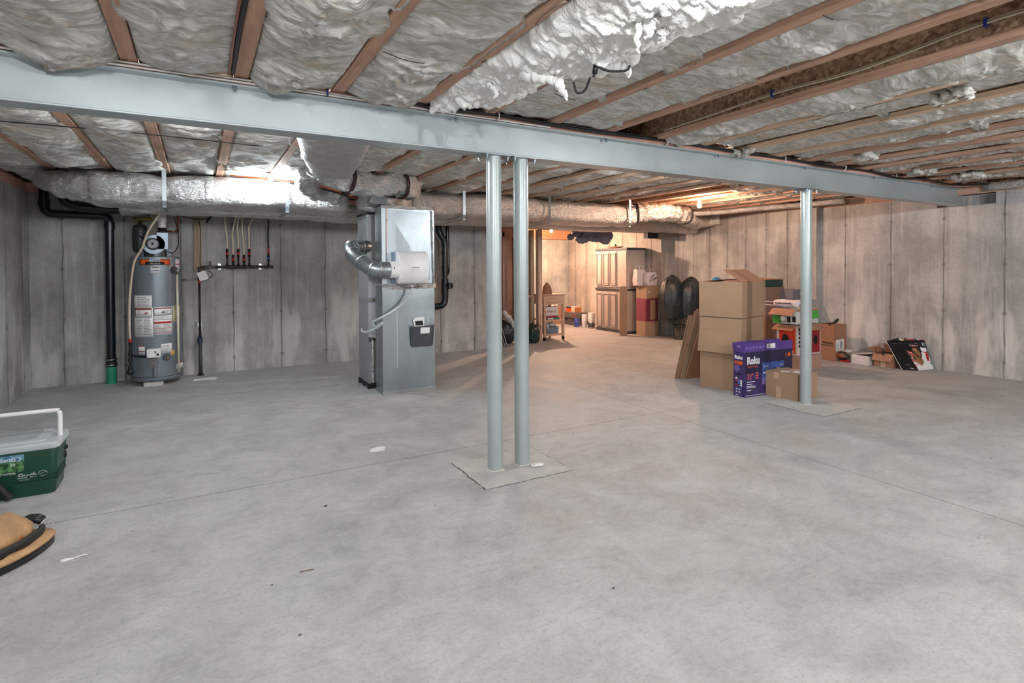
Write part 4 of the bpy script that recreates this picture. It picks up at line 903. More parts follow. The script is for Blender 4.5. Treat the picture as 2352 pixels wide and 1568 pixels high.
run('branch_gas_tube', [(.847,8.32,1.69),(.843,8.32,1.85),(.85,8.31,2.0),(.85,8.3,2.2)], .0115, M['black'], 'black gas tube rising from the right end of the manifold', 'tube', n=10)
t = thing('gas_supply_riser', 'black gas riser coming up from the floor to the manifold', 'pipe', (.01,8.32,0))
b = B(); b.cyl((0,0,0),(-.002,0,.44),.0225,n=16); b.build('riser_sleeve', plain('sleeve_gray',(58,60,64),.6), t, True)
b = B(); b.lathe([(.04,0),(.04,.008),(.027,.01),(.027,.04),(.0,.04)], n=16); b.build('floor_ring', M['iron'], t, True)
b = B(); b.cyl((-.002,0,.43),(-.002,0,.50),.031,n=16); b.build('blue_coupling', plain('dark_blue',(28,44,70),.4), t, 'auto')
b = B(); b.cyl((-.002,0,.50),(-.003,0,1.33),.013,n=14).cyl((-.002,0,.50),(-.002,0,.56),.018,n=10).cyl((-.002,0,1.26),(-.002,0,1.36),.019,n=10); b.build('riser_pipe', M['iron'], t, True)
b = B(); b.cyl((-.002,0,1.21),(-.002,0,1.255),.017,n=12); b.build('red_valve_tag', M['red'], t, True)
b = B(); b.box(-.03,.02,.07,.115,.62,.70); b.box(-.03,.02,.0,.08,.655,.665); b.build('pipe_strap', M['chrome'], t)
b = B(); b.tube([(-.22,.0,1.262),(-.02,-.01,1.275)],.005,6).tube([(-.24,.04,1.25),(-.05,.03,1.26)],.004,6); b.build('steel_rod', M['chrome'], t, True)
b = B(); b.slab((.005,-.035,1.24),(.10,-.02,.03),(-.035,0,.11),(0,.002,0)); q = b.build('hanging_card', M['paper'], t)
lines('card_print', (.015,-.037,1.26), (.1,-.02,.03), (-.035,0,.11), .08, .08, 4, plain('print_gray',(130,130,138)), t, -.001)
run('gas_loop_wire', [(.03,8.32,1.40),(.08,8.3,1.385),(.14,8.3,1.36),(.155,8.3,1.31),(.11,8.3,1.27),(.05,8.31,1.27)], .005, M['ink'], 'thin black wire looping below the gas regulator', 'wire')
b = B(); b.tube([(.022,8.395,2.02),(.03,8.395,1.9),(.025,8.395,1.7),(.02,8.395,1.5),(.025,8.39,1.44)],.004,6); tag(b.build('stapled_wire', M['ink'], smooth=True, top=True), 'thin black wire stapled down the weathered board', 'wire')
# ------------------------------------------------------------------ cartons
def carton(name, label, cat, loc, rz, w_, d_, h_, mat, group=None, open_=None, flaps=(), tapes=(), th=.004, z=0):
    """front left bottom corner at loc; local x = along the front, y = towards the back"""
    t = thing(name, label, cat, (loc[0],loc[1],z), rz, group)
    b = B()
    if open_ is None: b.box(0,w_,0,d_,0,h_)
    else:
        b.box(0,w_,0,d_,0,th).box(0,w_,0,th,th,h_).box(0,w_,d_-th,d_,th,h_).box(0,th,th,d_-th,th,h_).box(w_-th,w_,th,d_-th,th,h_)
    b.build('carton_body', mat, t, bevel=.0015)
    for f in flaps:       # (side, length, angle from upright outward)
        side, L, a = f[:3]; fm = f[3] if len(f) > 3 else mat; s_, c_ = math.sin(math.radians(a)), math.cos(math.radians(a)); b = B()
        if side == 'f': b.slab((.002,0,h_),(w_-.004,0,0),(0,-s_*L,c_*L),(0,c_*th,s_*th))
        if side == 'b': b.slab((.002,d_,h_),(w_-.004,0,0),(0,s_*L,c_*L),(0,-c_*th,s_*th))
        if side == 'l': b.slab((0,.002,h_),(0,d_-.004,0),(-s_*L,0,c_*L),(c_*th,0,s_*th))
        if side == 'r': b.slab((w_,.002,h_),(0,d_-.004,0),(s_*L,0,c_*L),(-c_*th,0,s_*th))
        b.build('flap', fm, t)
    for o, r, u, ww, hh in tapes: decal('tape', o, r, u, ww, hh, M['tape'], t, .0007)
    return t
def rzof(v): return math.atan2(v[1], v[0])
rb = rzof((.972,.234))
carton('cardboard_box', 'large brown carton at the bottom of the tall stack behind the purple box', 'box', (5.212,4.024), rb+.01, .58, .49, .455, M['card'], 'large plain cartons in the tall stack')
t = carton('cardboard_box', 'large brown carton in the middle of the tall stack with a folded down side flap', 'box', (5.205,4.019), rb, .59, .50, .357, M['card'], 'large plain cartons in the tall stack', z=.459)
b = B(); b.slab((-.002,0,.20),(0,.50,0),(-.035,0,-.24),(-.003,0,0)); b.build('flap', M['card'], t)
b = B(); b.box(-.001,.59,-.001,.499,.356,.3625); b.build('lid_gap', M['ink'], t)  # black slab painting the shaded gap line under the top carton
b = B(); b.box(-.0015,0,.02,.022,.0,.20); b.build('split_seam', M['cardd'], t)
t = carton('cardboard_box', 'large brown carton on top of the tall stack with one flap standing open', 'box', (5.200,4.012), rb-.012, .60, .51, .402, M['card'], 'large plain cartons in the tall stack', open_=1, z=.822,
    flaps=(('l',.22,-86,M['cardr']),('b',.24,-84,M['cardr']),('f',.26,-58,M['cardr'])))  # warm lamplight on the flaps put into their redder cardboard
for q in list(t.children):
    if q.name.startswith('flap') and False: pass
decal('tape', (-.002,-.001,.002), (0,0,1), (1,0,0), .40, .004, M['tape'], t, .001)
b = B(); b.box(.06,.54,.06,.44,.30,.385); b.build('packed_contents', M['cardd'], t)
b = B(); b.sphere((.20,.40,.415),.05,8,12,(1.8,.5,.7),.4,3); b.build('blue_fabric_corner', plain('sky_cloth',(60,140,180),.7), t, True)
# leaning flattened cartons
for i in range(4):
    t = thing('flattened_carton', ['flattened carton leaning outermost against the left of the tall stack','flattened carton leaning second against the tall stack','flattened carton leaning third against the tall stack','flattened carton leaning innermost against the tall stack'][i], 'cardboard', (5.17,4.9,0), 0, 'flattened cartons leaning by the tall stack')
    x0, y0 = 5.150+.022*i, 4.95-.028*i; b = B(); h0 = [.80,.86,.88,.74][i]; xs = [.0,.01,-.01,.02][i]
    b.slab((x0+xs,y0,0),(.34,-.03,0),(.02,-.24+.035*(i==0),h0),(0,.006,.002)).slab((x0+xs,y0-.009,0),(.34,-.03,0),(.02,-.24,h0-.01),(0,.005,.002)); b.build('carton_sheet', M['cardr' if i%2 else 'card'], t, world=True)

# purple television carton
rk = rzof((.997,-.078)); RW_, RD_, RHT = .735, .153, .50
t = thing('television_carton', 'purple printed television carton standing in front of the tall brown stack', 'box', (5.031,3.845,0), rk)
b = B(); b.box(0,RW_,0,RD_,0,.48); b.build('carton_body', M['purple'], t, bevel=.003)
b = B(); b.box(.0,RW_,.0,.004,.48,.575).slab((0,.004,.48),(0,RD_-.008,0),(.0,0,.075),(.004,0,0)); b.add([(0,.012,.555),(0,RD_-.03,.555),(.004,RD_-.03,.555),(.004,.012,.555),(0,.04,.59),(0,RD_-.06,.59),(.004,RD_-.06,.59),(.004,.04,.59)],[(0,1,5,4),(3,7,6,2),(0,4,7,3),(1,2,6,5),(4,5,6,7)]); b.slab((0,RD_-.004,.48),(RW_,0,0),(0,.02,.09),(0,.004,0)); b.build('top_flap', plain('purple_bright',(84,58,135),.45), t)
b = B(); b.box(.01,RW_-.01,.01,RD_-.01,.482,.487); b.build('open_inside', M['cardd'], t)
fr, up = (1,0,0), (0,0,1)
decal('front_panel', (.004,0,.002), fr, up, RW_-.008, .476, M['navy'], t, .0008)
def fdec(n, x, z, w_, h_, m, tt=.0016): return decal(n, (x,0,z), fr, up, w_, h_, m, t, tt)
fdec('purple_shading', .004, .002, .30, .24, M['purple'], .0011)
text('maker_logo', 'Roku', .105, (.03,-.0018,.355), fr, up, plain('logo_silver',(206,206,212),.4), t, bold=.006, sx=.85)
text('series_text', 'Select Series', .032, (.035,-.0018,.315), fr, up, plain('coral_ink',(214,92,80)), t)
text('size_text', '32"', .085, (.03,-.0018,.19), fr, up, plain('coral_ink',(214,92,80)), t, sx=.85)
fdec('divider', .15,.19,.002,.07,M['sky'])
for z in (.245,.215,.19):
    b = B(); b.box(.165,.20,-.0022,0,z,z+.014); b.build('feature_icon', plain('coral_ink',(214,92,80)), t)
for i,(z,n_) in enumerate(((.155,1),(.13,1),(.095,2),(.065,1))): lines('bullet_text', (.03,-.0005,z), fr, up, .13, .012*n_+.002, n_, M['paper'], t, .0016, seed=i, fill=.5)
fdec('screen_picture', .26, .12, .34, .235, M['sky'], .0015)
b = B(); b.slab((.26,-.0016,.12),(.34,0,0),(0,0,.07),(0,-.0006,0)); b.build('picture_horizon', plain('lilac_print',(120,112,176),.4), t)
fdec('search_bar', .275, .235, .125, .016, M['paper'], .0022); text('screen_text', 'Roku TV', .022, (.275,-.0022,.305), fr, up, M['paper'], t); text('screen_text', 'Roku TV', .014, (.53,-.0022,.31), fr, up, M['paper'], t)
fdec('search_bar', .50,.185,.06,.008,M['paper'],.0022)
for i,c_ in enumerate(((30,38,80),(150,120,90),(70,66,60))): fdec('film_tile', .415+i*.063, .232, .052, .058, plain('tile%d'%i,c_,.5,0,.5,40), .0024)
fdec('orange_badge', .665,.395,.035,.042,M['orange'],.0018); fdec('badge_print', .62,.395,.025,.04,plain('badge_dark',(120,70,60)),.0018)
b = B(); b.slab((.055,-.003,.045),(.075,0,.055),(.012,0,-.016),(0,-.003,0)); b.build('streaming_stick_print', M['graym'], t); text('stick_text', 'Roku', .012, (.06,-.0018,.098), fr, up, M['paper'], t)
fdec('footer_strip', .01,.012,.4,.010,plain('footer',(150,146,170)),.0017)
for i in range(7): b = B(); x = .03+i*.05; b.tube([(x+.016*math.cos(q),-.001,.525+.018*math.sin(q)) for q in [2*PI*j/10 for j in range(11)]],.0013,4).box(x-.004,x+.004,-.002,0,.515,.535); b.build('feature_icon', plain('lilac_line',(150,130,200)), t)
b = B(); b.slab((.33,-.0005,.505),(.13,0,0),(0,0,.05),(0,-.001,0)); b.build('shipping_label', M['paper'], t)
lines('barcode', (.35,-.0015,.512), fr, up, .03, .035, 7, M['ink'], t, .0008, seed=5, fill=.5)
lt, lu = (0,-1,0), (0,0,1)
text('side_logo', 'Roku', .05, (-.0016,.135,.405), lt, lu, M['paper'], t, bold=.003)
text('flap_logo', 'Roku', .022, (-.0016,.098,.533), lt, lu, M['paper'], t)
decal('orange_badge', (0,.135,.345), lt, lu, .105, .036, M['orange'], t); text('badge_text', '32"', .03, (-.0018,.12,.352), lt, lu, M['ink'], t)
lines('side_text', (0,.135,.265), lt, lu, .085, .07, 7, plain('lilac_line',(150,130,200)), t, .0016, seed=3)
b = B(); b.sphere((-.0005,.08,.24),.04,8,16,(.03,1,.3)); b.build('hand_hole', M['ink'], t)
ic = [(220,220,225),(90,70,120),(60,44,110),(200,50,50),(70,120,200),(225,225,230),(40,40,60),(60,110,180),(220,220,225),(190,30,30),(70,50,110),(230,230,230)]
for r_ in range(4):
    for c_ in range(3): decal('app_tile', (0,.125-.032*c_,.185-.024*r_), lt, lu, .026, .019, plain('app%d'%(r_*3+c_), ic[r_*3+c_]), t, .0016)
b = B()
for (y_,z_,w_,h_) in ((.13,.03,.085,.002),(.13,.095,.085,.002),(.13,.03,.002,.066),(.047,.03,.002,.066)): b.slab((-.0005,y_,z_),(0,-w_,0),(0,0,h_),(-.001,0,0))
b.build('info_frame', plain('lilac_line',(150,130,200)), t)
for y_,z_ in ((.115,.07),(.08,.07),(.115,.042),(.08,.042)): decal('info_icon', (0,y_,z_), lt, lu, .018, .014, M['paper'], t, .0016)
lines('side_text', (0,.12,.008), lt, lu, .06, .014, 1, M['paper'], t, .0016)

# small taped carton beside the right hand column
t = carton('cardboard_box', 'small taped brown carton on the floor touching the single column', 'box', (5.345,3.452), 0, .335, .385, .272, M['card'],
    tapes=(((-.0,.27,.20),(0,-1,0),(0,0,1),.06,.072),((0,.245,.0),(0,-1,0),(0,0,1),.058,.12),((.0,.16,.2725),(1,0,0),(0,1,0),.335,.055)))
decal('shipping_label', (.05,.24,.2722), (.2,-1,0), (1,.2,0), .09, .07, M['paper'], t); decal('shipping_label', (.10,.13,.273), (.3,-1,0), (1,.3,0), .12, .11, M['paper'], t)
b = B(); b.box(0,.335,.188,.190,.272,.2728); b.build('lid_gap', M['ink'], t)

# stack next to the right column: plain carton, orange heater carton, green appliance carton, wrapped bag
t = carton('cardboard_box', 'pinkish brown carton under the orange printed carton', 'box', (6.88,4.42), 0, .50, .33, .205, cardboard('cardboard_pink',(176,140,124)))
t = carton('printed_carton', 'orange and white printed carton with its flaps folded out', 'box', (6.86,4.44), 0, .52, .30, .40, plain('carton_white',(206,196,190)), open_=1, z=.207,
    flaps=(('l',.13,118,M['cardr']),('f',.10,135,M['cardr']),('r',.12,125,M['cardr'])))
decal('orange_panel', (0,.26,.02), (0,-1,0), (0,0,1), .235, .36, plain('orange_red',(208,64,30),.5), t)
decal('red_panel', (.26,0,.02), (1,0,0), (0,0,1), .24, .30, plain('deep_red',(150,26,38),.5), t)
b = B(); b.sphere((-.002,.17,.20),.06,8,14,(.06,.9,1.3)).sphere((-.002,.15,.10),.05,8,14,(.06,.8,.8)); b.build('product_picture', M['ink'], t)
b = B(); b.sphere((.40,-.002,.19),.05,8,14,(1.1,.06,1.3)); b.build('product_picture', M['ink'], t)
b = B(); [b.box(.03,.09,-.002,0,.33-.055*i,.365-.055*i) for i in range(5)]; b.build('printed_heading', M['ink'], t)
b = B(); b.tube([(-.0022,.08+.03*math.cos(q),.05+.014*math.sin(q)) for q in [2*PI*j/16 for j in range(17)]],.0025,5); b.build('oval_emblem', M['paper'], t)
t = carton('printed_carton', 'green and white appliance carton with an open tan flap', 'box', (6.86,4.46), 0, .50, .34, .20, plain('carton_pale',(200,200,196)), open_=1, z=.622,
    flaps=(('l',.13,128,M['cardr']),('f',.03,170,M['cardr'])))
decal('green_panel', (0,.34,.005), (0,-1,0), (0,0,1), .13, .115, plain('leaf_green',(70,168,60),.5), t); decal('green_panel', (.36,0,.06), (1,0,0), (0,0,1), .14, .13, plain('leaf_green',(70,168,60),.5), t)
b = B()
for i in range(6):
    for j in range(5): b.box(-.0016,0,.21+.02*i,.221+.02*i,.02+.018*j,.026+.018*j)
b.build('dot_print', M['ink'], t)
b = B(); b.sphere((-.001,.185,.07),.045,8,16,(.04,1,1)); b.build('round_badge', M['paper'], t); b = B(); b.tube([(-.002,.185+.045*math.cos(q),.07+.045*math.sin(q)) for q in [2*PI*j/16 for j in range(17)]],.004,5); b.build('badge_ring', M['ink'], t)
b = B(); b.box(-.003,0,.075,.125,.02,.10).box(-.003,0,.0,.05,.03,.105); b.build('appliance_picture', M['ink'], t)
b = B(); b.box(-.003,0,-.0,.004,.0,.20); b.build('corner_strip', M['paper'], t)
t = thing('wrapped_parcel', 'white paper bag lying flat on top of the green carton', 'bag', (6.9,4.6,.83))
b = B(); b.sweep([(7.02-.33*i/10*.0, 4.83-.36*i/10, .885+.004*math.sin(i)) for i in range(11)], lambda i:(.10*(.9 if i in (0,10) else 1),.048*(.8 if i in (0,10) else 1),.45), 28, .014, 9, 4); b.build('paper_bag', plain('bag_pinkwhite',(214,200,200),.6), t, True, world=True)
b = B(); [b.box(6.912,6.918,4.785-.017*k,4.797-.017*k,.884,.884+(.014 if k%3 else .02)) for k in range(14)]; b.build('bag_print', plain('print_gray2',(90,80,84)), t, world=True)
b = B(); b.tube(smooth_path([(6.95,4.83,.90),(6.95,4.90,.905),(6.95,4.98,.905),(6.98,4.98,.90),(6.99,4.85,.90)],5),.004,6).tube(smooth_path([(6.95,4.84,.855),(6.95,4.95,.856),(6.95,5.02,.852)],5),.006,6); b.build('bag_handle', M['pvcw'], t, True, world=True)
b = B(); b.sphere((6.99,4.46,.875),.035,8,12,(1.2,.8,.8),.3,4); b.build('stuffed_tissue', M['graym'], t, True, world=True)

# tall pile behind, by the far part of the right wall
carton('cardboard_box', 'dark brown carton low in the shadowed pile behind the tall stack', 'box', (7.62,5.45), 0, .5, .45, .36, M['cardd'], z=.242)
carton('cardboard_box', 'plain carton standing on the floor at the bottom of the shadowed pile', 'box', (7.66,5.42), 0, .5, .45, .24, M['cardr'])
t = carton('cardboard_box', 'brown carton with handwriting in the pile behind the tall stack', 'box', (7.62,5.45), 0, .46, .45, .47, cardboard('cardboard_mauve',(140,110,98)), z=.604)
b = B()
for y_,z_,n_ in ((.42,.40,9),(.22,.385,7),(.16,.33,5),(.40,.22,6)): b.tube([(-.002,y_-.011*k,z_+.014*math.sin(k*2.3)+.006*math.cos(k*5)) for k in range(n_*2)],.0022,4)
b.build('handwriting', M['ink'], t)
t = thing('lidded_crate', 'dark green crate with a round emblem on top of the shadowed pile', 'crate', (7.60,5.44,1.076))
b = B(); b.box(0,.44,0,.46,0,.11); b.build('crate_body', plain('dark_green',(20,58,54),.45), t, bevel=.01)
b = B(); b.slab((-.005,.0,.112),(.45,0,0),(0,.46,.02),(0,0,.006)); b.build('crate_lid', M['cardr'], t)
b = B(); b.tube([(-.002,.06+.03*math.cos(q),.06+.03*math.sin(q)) for q in [2*PI*j/16 for j in range(17)]],.003,5); b.build('round_emblem', M['graym'], t)
t = thing('gray_carton', 'plain blue-grey box on the floor pile against the right wall', 'box', (7.98,5.24,0))
b = B(); b.box(0,.3,0,.3,0,1.03); b.build('box_body', plain('gray_box',(108,106,112),.6), t, bevel=.004)
t = thing('stacked_pots', 'black pots stacked beside the tall carton stack', 'pot', (6.55,5.1,0))
b = B()
for i,(r,h0) in enumerate(((.13,.30),(.135,.42))): b.lathe([(.6*r,h0-.10),(r*.95,h0-.09),(r,h0),(r*1.06,h0),(r*1.06,h0+.012),(r*.9,h0+.012)], (0,0,0), 30)
b.build('pot_body', M['black'], t, 'auto')
b = B(); b.lathe([(.10,0),(.12,.01),(.12,.20),(.0,.20)], n=28); b.build('lower_pot', M['black'], t, 'auto'); b = B(); b.lathe([(.137,.345),(.139,.35),(.137,.355)], n=28).lathe([(.122,.24),(.124,.245),(.122,.25)],n=28); b.build('pot_rim', M['chrome'], t, True)

# tall fragile carton
t = carton('cardboard_box', 'tall narrow brown carton printed fragile with a white label', 'box', (8.088,4.651), 0, .30, .238, .525, M['cardr'], open_=1, flaps=(('b',.03,-60),('l',.02,-70)))
text('fragile_print', 'FRAGILE', .042, (-.001,.185,.245), (0,-1,0), (0,0,1), M['ink'], t, bold=.001); text('fragile_print', 'HANDLE WITH CARE', .024, (-.001,.215,.215), (0,-1,0), (0,0,1), M['ink'], t, sx=.85)
decal('shipping_label', (.02,0,.145), (1,0,0), (0,0,1), .21, .165, M['paper'], t); lines('barcode', (.13,-.001,.165), (1,0,0),(0,0,1),.07,.12,10,M['ink'],t,.001,fill=.5); lines('label_text', (.04,-.001,.16), (1,0,0),(0,0,1),.07,.10,5,plain('print_gray',(130,130,138)),t,.001)
b = B(); b.slab((-.0008,.01,.40),(0,.22,0),(0,0,.002),(-.0005,0,0)); b.box(-.001,.01,-.002,.008,.30,.525); b.build('crease', M['cardd'], t)
b = B(); b.sweep(smooth_path([(.0,.10,.52),(.06,.06,.55),(.14,.08,.56),(.22,.08,.60)],5), lambda i:(.028-.0007*i,.012,.7), 14, .012, 14); b.build('black_fabric_strap', M['blackr'], t, True)
b = B(); b.box(.02,.28,.02,.22,.44,.50); b.build('packed_contents', M['blackr'], t)

# apple bag, shoe box, brown box with hooks, shopping bag
t = thing('food_package', 'crumpled dark package printed apple at the foot of the fragile carton', 'package', (8.19,4.56,0))
b = B(); b.sphere((8.195,4.60,.073),.10,12,20,(.45,1.0,.55),.18,3,2); b.build('package_body', plain('package_dark',(60,60,54),.35), t, True, world=True)
b = B(); b.sphere((8.14,4.60,.085),.07,8,16,(.2,1.0,.34)); b.build('gold_label', plain('label_gold',(176,150,112)), t, True, world=True)
text('package_text', 'APPLE', .042, (8.122,4.655,.072), (0.05,-1,0), (0,0,1), plain('apple_red',(170,60,24)), t, world=True, bold=.002)
b = B(); b.slab((8.13,4.60,.0),(0,-.11,0),(.08,0,0),(0,0,.022)); b.build('red_card', M['red'], t, world=True)
b = B(); b.slab((8.19,4.60,.145),(0,-.10,0),(.10,0,.02),(0,0,.002)); b.build('white_card', M['paper'], t, world=True)
t = carton('shoe_box', 'white shoebox with its lid half raised on the floor by the right wall', 'box', (8.13,4.205), 0, .30, .235, .12, plain('shoebox_white',(214,206,206),.6), open_=1)
b = B(); b.slab((-.002,.235,.125),(.31,0,0),(0,-.235,.035),(0,0,.004)); b.slab((-.002,.235,.10),(0,0,.03),(0,-.235,.0),(.002,0,0)); b.build('box_lid', plain('shoebox_lid',(222,212,208),.6), t)
b = B(); b.box(.02,.28,.03,.21,.06,.09); b.build('tissue_paper', M['sky'], t)
t = carton('cardboard_box', 'small open brown carton with black hooks on its rim', 'box', (8.19,3.92), 0, .30, .25, .185, M['cardr'], open_=1, flaps=(('l',.115,150),('r',.11,-20),('b',.10,55)))
decal('tape', (0,.16,.0), (0,-1,0), (0,0,1), .065, .09, M['tape'], t)
b = B(); b.box(.02,.28,.02,.23,.12,.175); b.build('packed_contents', M['ink'], t)
t = thing('wrought_hooks', 'black scrolled hooks hanging over the rim of the open brown carton', 'hooks', (8.2,4.1,.19))
b = B()
for y in (4.135,4.04):
    b.tube([(8.17+.0,y+.012*math.cos(q),.245+.016*math.sin(q)) for q in [PI*(-.5+1.7*j/12) for j in range(13)]],.004,6).tube([(8.175,y,.232),(8.18,y-.006,.20),(8.17,y-.01,.175)],.004,6)
b.tube(smooth_path([(8.17,4.17,.19),(8.172,4.15,.20),(8.172,4.10,.187),(8.17,4.06,.19),(8.168,4.03,.20)],4),.004,6).sphere((8.165,4.033,.18),.014,6,8); b.build('hook_rods', M['ink'], t, True, world=True)
# folded shopping bag with a snowman on it
t = thing('shopping_bag', 'glossy black shopping bag with a snowman picture leaning on the right wall', 'bag', (8.4,3.65,0))
# three feet: narrow black gusset on the left, picture face to the right, tilted to the left at the top
g0, g1, g2 = Vector((8.16,3.80,.002)), Vector((8.30,3.665,.0)), Vector((8.545,3.60,.002))
h0_, h1_, h2_ = Vector((8.235,4.03,.355)), Vector((8.38,3.95,.40)), Vector((8.57,3.72,.385))
def quadB(a, c, d, e, nn, th=.006, n=10, am=.008, seed=0):
    b = B(); N_ = Vector(nn).normalized()
    def fn(off):
        def g(u, v):
            p = a.lerp(c, u).lerp(e.lerp(d, u), v); return p+N_*(off+am*nz(p.x*14+seed, p.y*14, p.z*14, 2)*math.sin(PI*u))
        return g
    b.grid(fn(0), n, n); k = len(b.v); b.grid(fn(-th), n, n)
    m = n+1; rim = [(i*m) for i in range(m)]+[(n*m+j) for j in range(1,m)]+[(i*m+n) for i in range(n-1,-1,-1)]+[j for j in range(n-1,0,-1)]
    for i in range(len(rim)): p, q = rim[i], rim[(i+1)%len(rim)]; b.f.append((p, q, q+k, p+k)); b.m.append(0)
    return b
glossy = plain('glossy_black',(20,20,24),.22)
quadB(g0,g1,h1_,h0_,(-.7,-.7,.2),.004,12,.02).build('side_gusset', glossy, t, True, world=True)
pm = NT('snow_picture'); vv = pm.vor(28, out=1); hh = pm.t.nodes.new('ShaderNodeSeparateColor'); pm.l.new(vv, hh.inputs[0])
cc = pm.mix(pm.rng(hh.outputs[0], .45, .5), (.55,.08,.09), (.36,.26,.16)); cc = pm.mix(pm.rng(hh.outputs[1], .74, .78), cc, (.75,.73,.70)); cc = pm.mix(pm.rng(hh.outputs[2], .84, .88), cc, (.03,.06,.03)); pm.set(cc, .3)
quadB(g1,g2,h2_,h1_,(-.3,-.95,.1),.004,12,.006).build('picture_face', pm.m, t, True, world=True)
quadB(g0,g2,h2_,h0_,(.3,.95,0),.004,8,.004).build('back_face', glossy, t, True, world=True)
pn = (g2-g1).cross(h1_-g1).normalized()
if pn.y > 0: pn = -pn
def face(u, v, off=.006): return g1.lerp(g2, u).lerp(h1_.lerp(h2_, u), v)+pn*off
def fpoly(name, uv, mat, off=.006):
    b = B(); n = len(uv); P = [face(u,v,off) for u,v in uv]; Q = [face(u,v,off-.003) for u,v in uv]
    b.v = [tuple(p) for p in P+Q]; b.f = [tuple(range(n)), tuple(2*n-1-i for i in range(n))]+[(i,i+n,(i+1)%n+n,(i+1)%n) for i in range(n)]; b.m = [0]*len(b.f); return b.build(name, mat, t, world=True)
circ = lambda cu,cv,ru,rv,n=16: [(cu+ru*math.cos(2*PI*i/n), cv+rv*math.sin(2*PI*i/n)) for i in range(n)]
fpoly('snow_ground', [(0.0,.0),(1,.0),(1,.16),(.6,.22),(.3,.12),(.05,.18)], M['paper'], .008)
fpoly('snowman_body', circ(.76,.36,.20,.23), M['paper'], .009); fpoly('snowman_head', circ(.80,.66,.13,.11), M['paper'], .010)
fpoly('snowman_scarf', [(.66,.58),(.93,.57),(.93,.50),(.80,.51),(.78,.28),(.90,.28),(.94,.5)], M['red'], .0115); fpoly('snowman_hat', [(.70,.72),(.93,.71),(.9,.78),(.76,.79)], M['ink'], .0115)
fpoly('door_picture', [(.25,.2),(.55,.2),(.55,.55),(.5,.68),(.32,.68),(.25,.55)], plain('door_tan',(170,124,76)), .009)
for q,u in enumerate((.32,.40,.48)): fpoly('door_plank', [(u,.2),(u+.02,.2),(u+.02,.62),(u,.62)], plain('door_brown',(104,62,36)), .0115)
fpoly('roof_picture', [(.2,.98),(.62,.98),(.62,.72),(.2,.72)], plain('roof_red',(150,60,66)), .009)
for q in range(3): fpoly('roof_stripe', [(.2,.76+.07*q),(.62,.76+.07*q),(.62,.78+.07*q),(.2,.78+.07*q)], plain('roof_pink',(196,150,150)), .0115)
b = B(); b.tube(smooth_path([face(.22,1.0,.012),face(.20,.7,.016),face(.3,.46,.02),face(.42,.38,.02),face(.56,.46,.02),face(.55,.7,.016),face(.58,1.0,.012)],6), .006, 8); b.build('bag_handle', M['blackr'], t, True, world=True)
b = B(); b.tube([g0+Vector((0,-.004,0)), h0_], .003, 6); b.build('bag_edge', M['paper'], t, world=True)

# ------------------------------------------------------------------ wrapped tree in a basket
t = thing('wrapped_tree', 'two lobed black plastic wrapped artificial tree standing in a basket', 'tree', (8.15,7.75,0))
TX, TY = 8.04, 7.60; dx, dy = .70,-.60
def lobe(cx, cy, h, rx, z0, seed, lean):
    b = B(); n = 40; R_ = []
    for i in range(31):
        v = i/30; z = z0+(h-z0)*v; r = rx*((1-max(0,(v-.45)/.55)**2.6)**.62 if v > .45 else .80+.20*math.sin(v/.45*PI/2))
        if i == 30: r = .004
        for j in range(n):
            a = 2*PI*j/n; f = 1+.11*nz(math.cos(a)*2.2+seed, math.sin(a)*2.2, z*1.6, 4)+.03*math.sin(a*9+z*4+seed)
            b.v.append((cx+lean*v*dx+r*f*math.cos(a), cy+lean*v*dy+r*f*math.sin(a)*.75, z+.02*nz(a,z*3,seed)))
    for i in range(30):
        for j in range(n): a0 = i*n+j; a1 = i*n+(j+1)%n; b.f.append((a0,a1,a1+n,a0+n)); b.m.append(0)
    b.f.append(tuple(n-1-j for j in range(n))); b.m.append(0); b.f.append(tuple(30*n+j for j in range(n))); b.m.append(0)
    return b
bag = NT('black_bag_film'); q1 = bag.noise(1, 5, bag.pos((9,9,2.5)), .65, 1.5); bag.set((.014,.022,.026), .25, 0, .8); bag.bump(q1, .9, .03); M['film'] = bag.m
lobe(TX-.13*dx, TY-.13*dy, 1.235, .255, .40, 1.0, -.02).build('plastic_wrap', M['film'], t, True, world=True)
lobe(TX+.17*dx, TY+.17*dy, 1.20, .24, .44, 5.0, .06).build('plastic_wrap', M['film'], t, True, world=True)
b = B(); rr2 = random.Random(5)
for i in range(900):
    a = rr2.uniform(0,6.283); z = rr2.uniform(.22,.55); r = .235*rr2.uniform(.6,1)*(1-.25*(z<.3)); p = Vector((TX+.02+r*math.cos(a)*1.1, TY-.02+r*math.sin(a)*.8, z)); d = Vector((math.cos(a),math.sin(a),rr2.uniform(-.7,.3))).normalized()*rr2.uniform(.03,.06); s_ = Vector((-math.sin(a),math.cos(a),rr2.uniform(-.4,.4)))*.006
    b.add([p-s_,p+s_,p+d,p+Vector((0,0,.004))],[(0,1,2),(0,2,3),(1,3,2),(0,3,1)])
o = b.build('needle_foliage', plain('needle_green',(16,44,40),.7), t, world=True); o['kind'] = 'stuff'
b = B(); b.lathe([(.0,.0),(.09,.0),(.13,.28),(.118,.28),(.08,.02)], (TX,TY,0), 30); m_ = NT('wicker'); gg = m_.noise(1,3,m_.pos((40,40,3))); m_.set(m_.mix(m_.rng(gg,.35,.65),(.03,.026,.022),(.16,.13,.1)),.7); m_.bump(gg,.8,.01); b.build('wicker_basket', m_.m, t, 'auto', world=True)

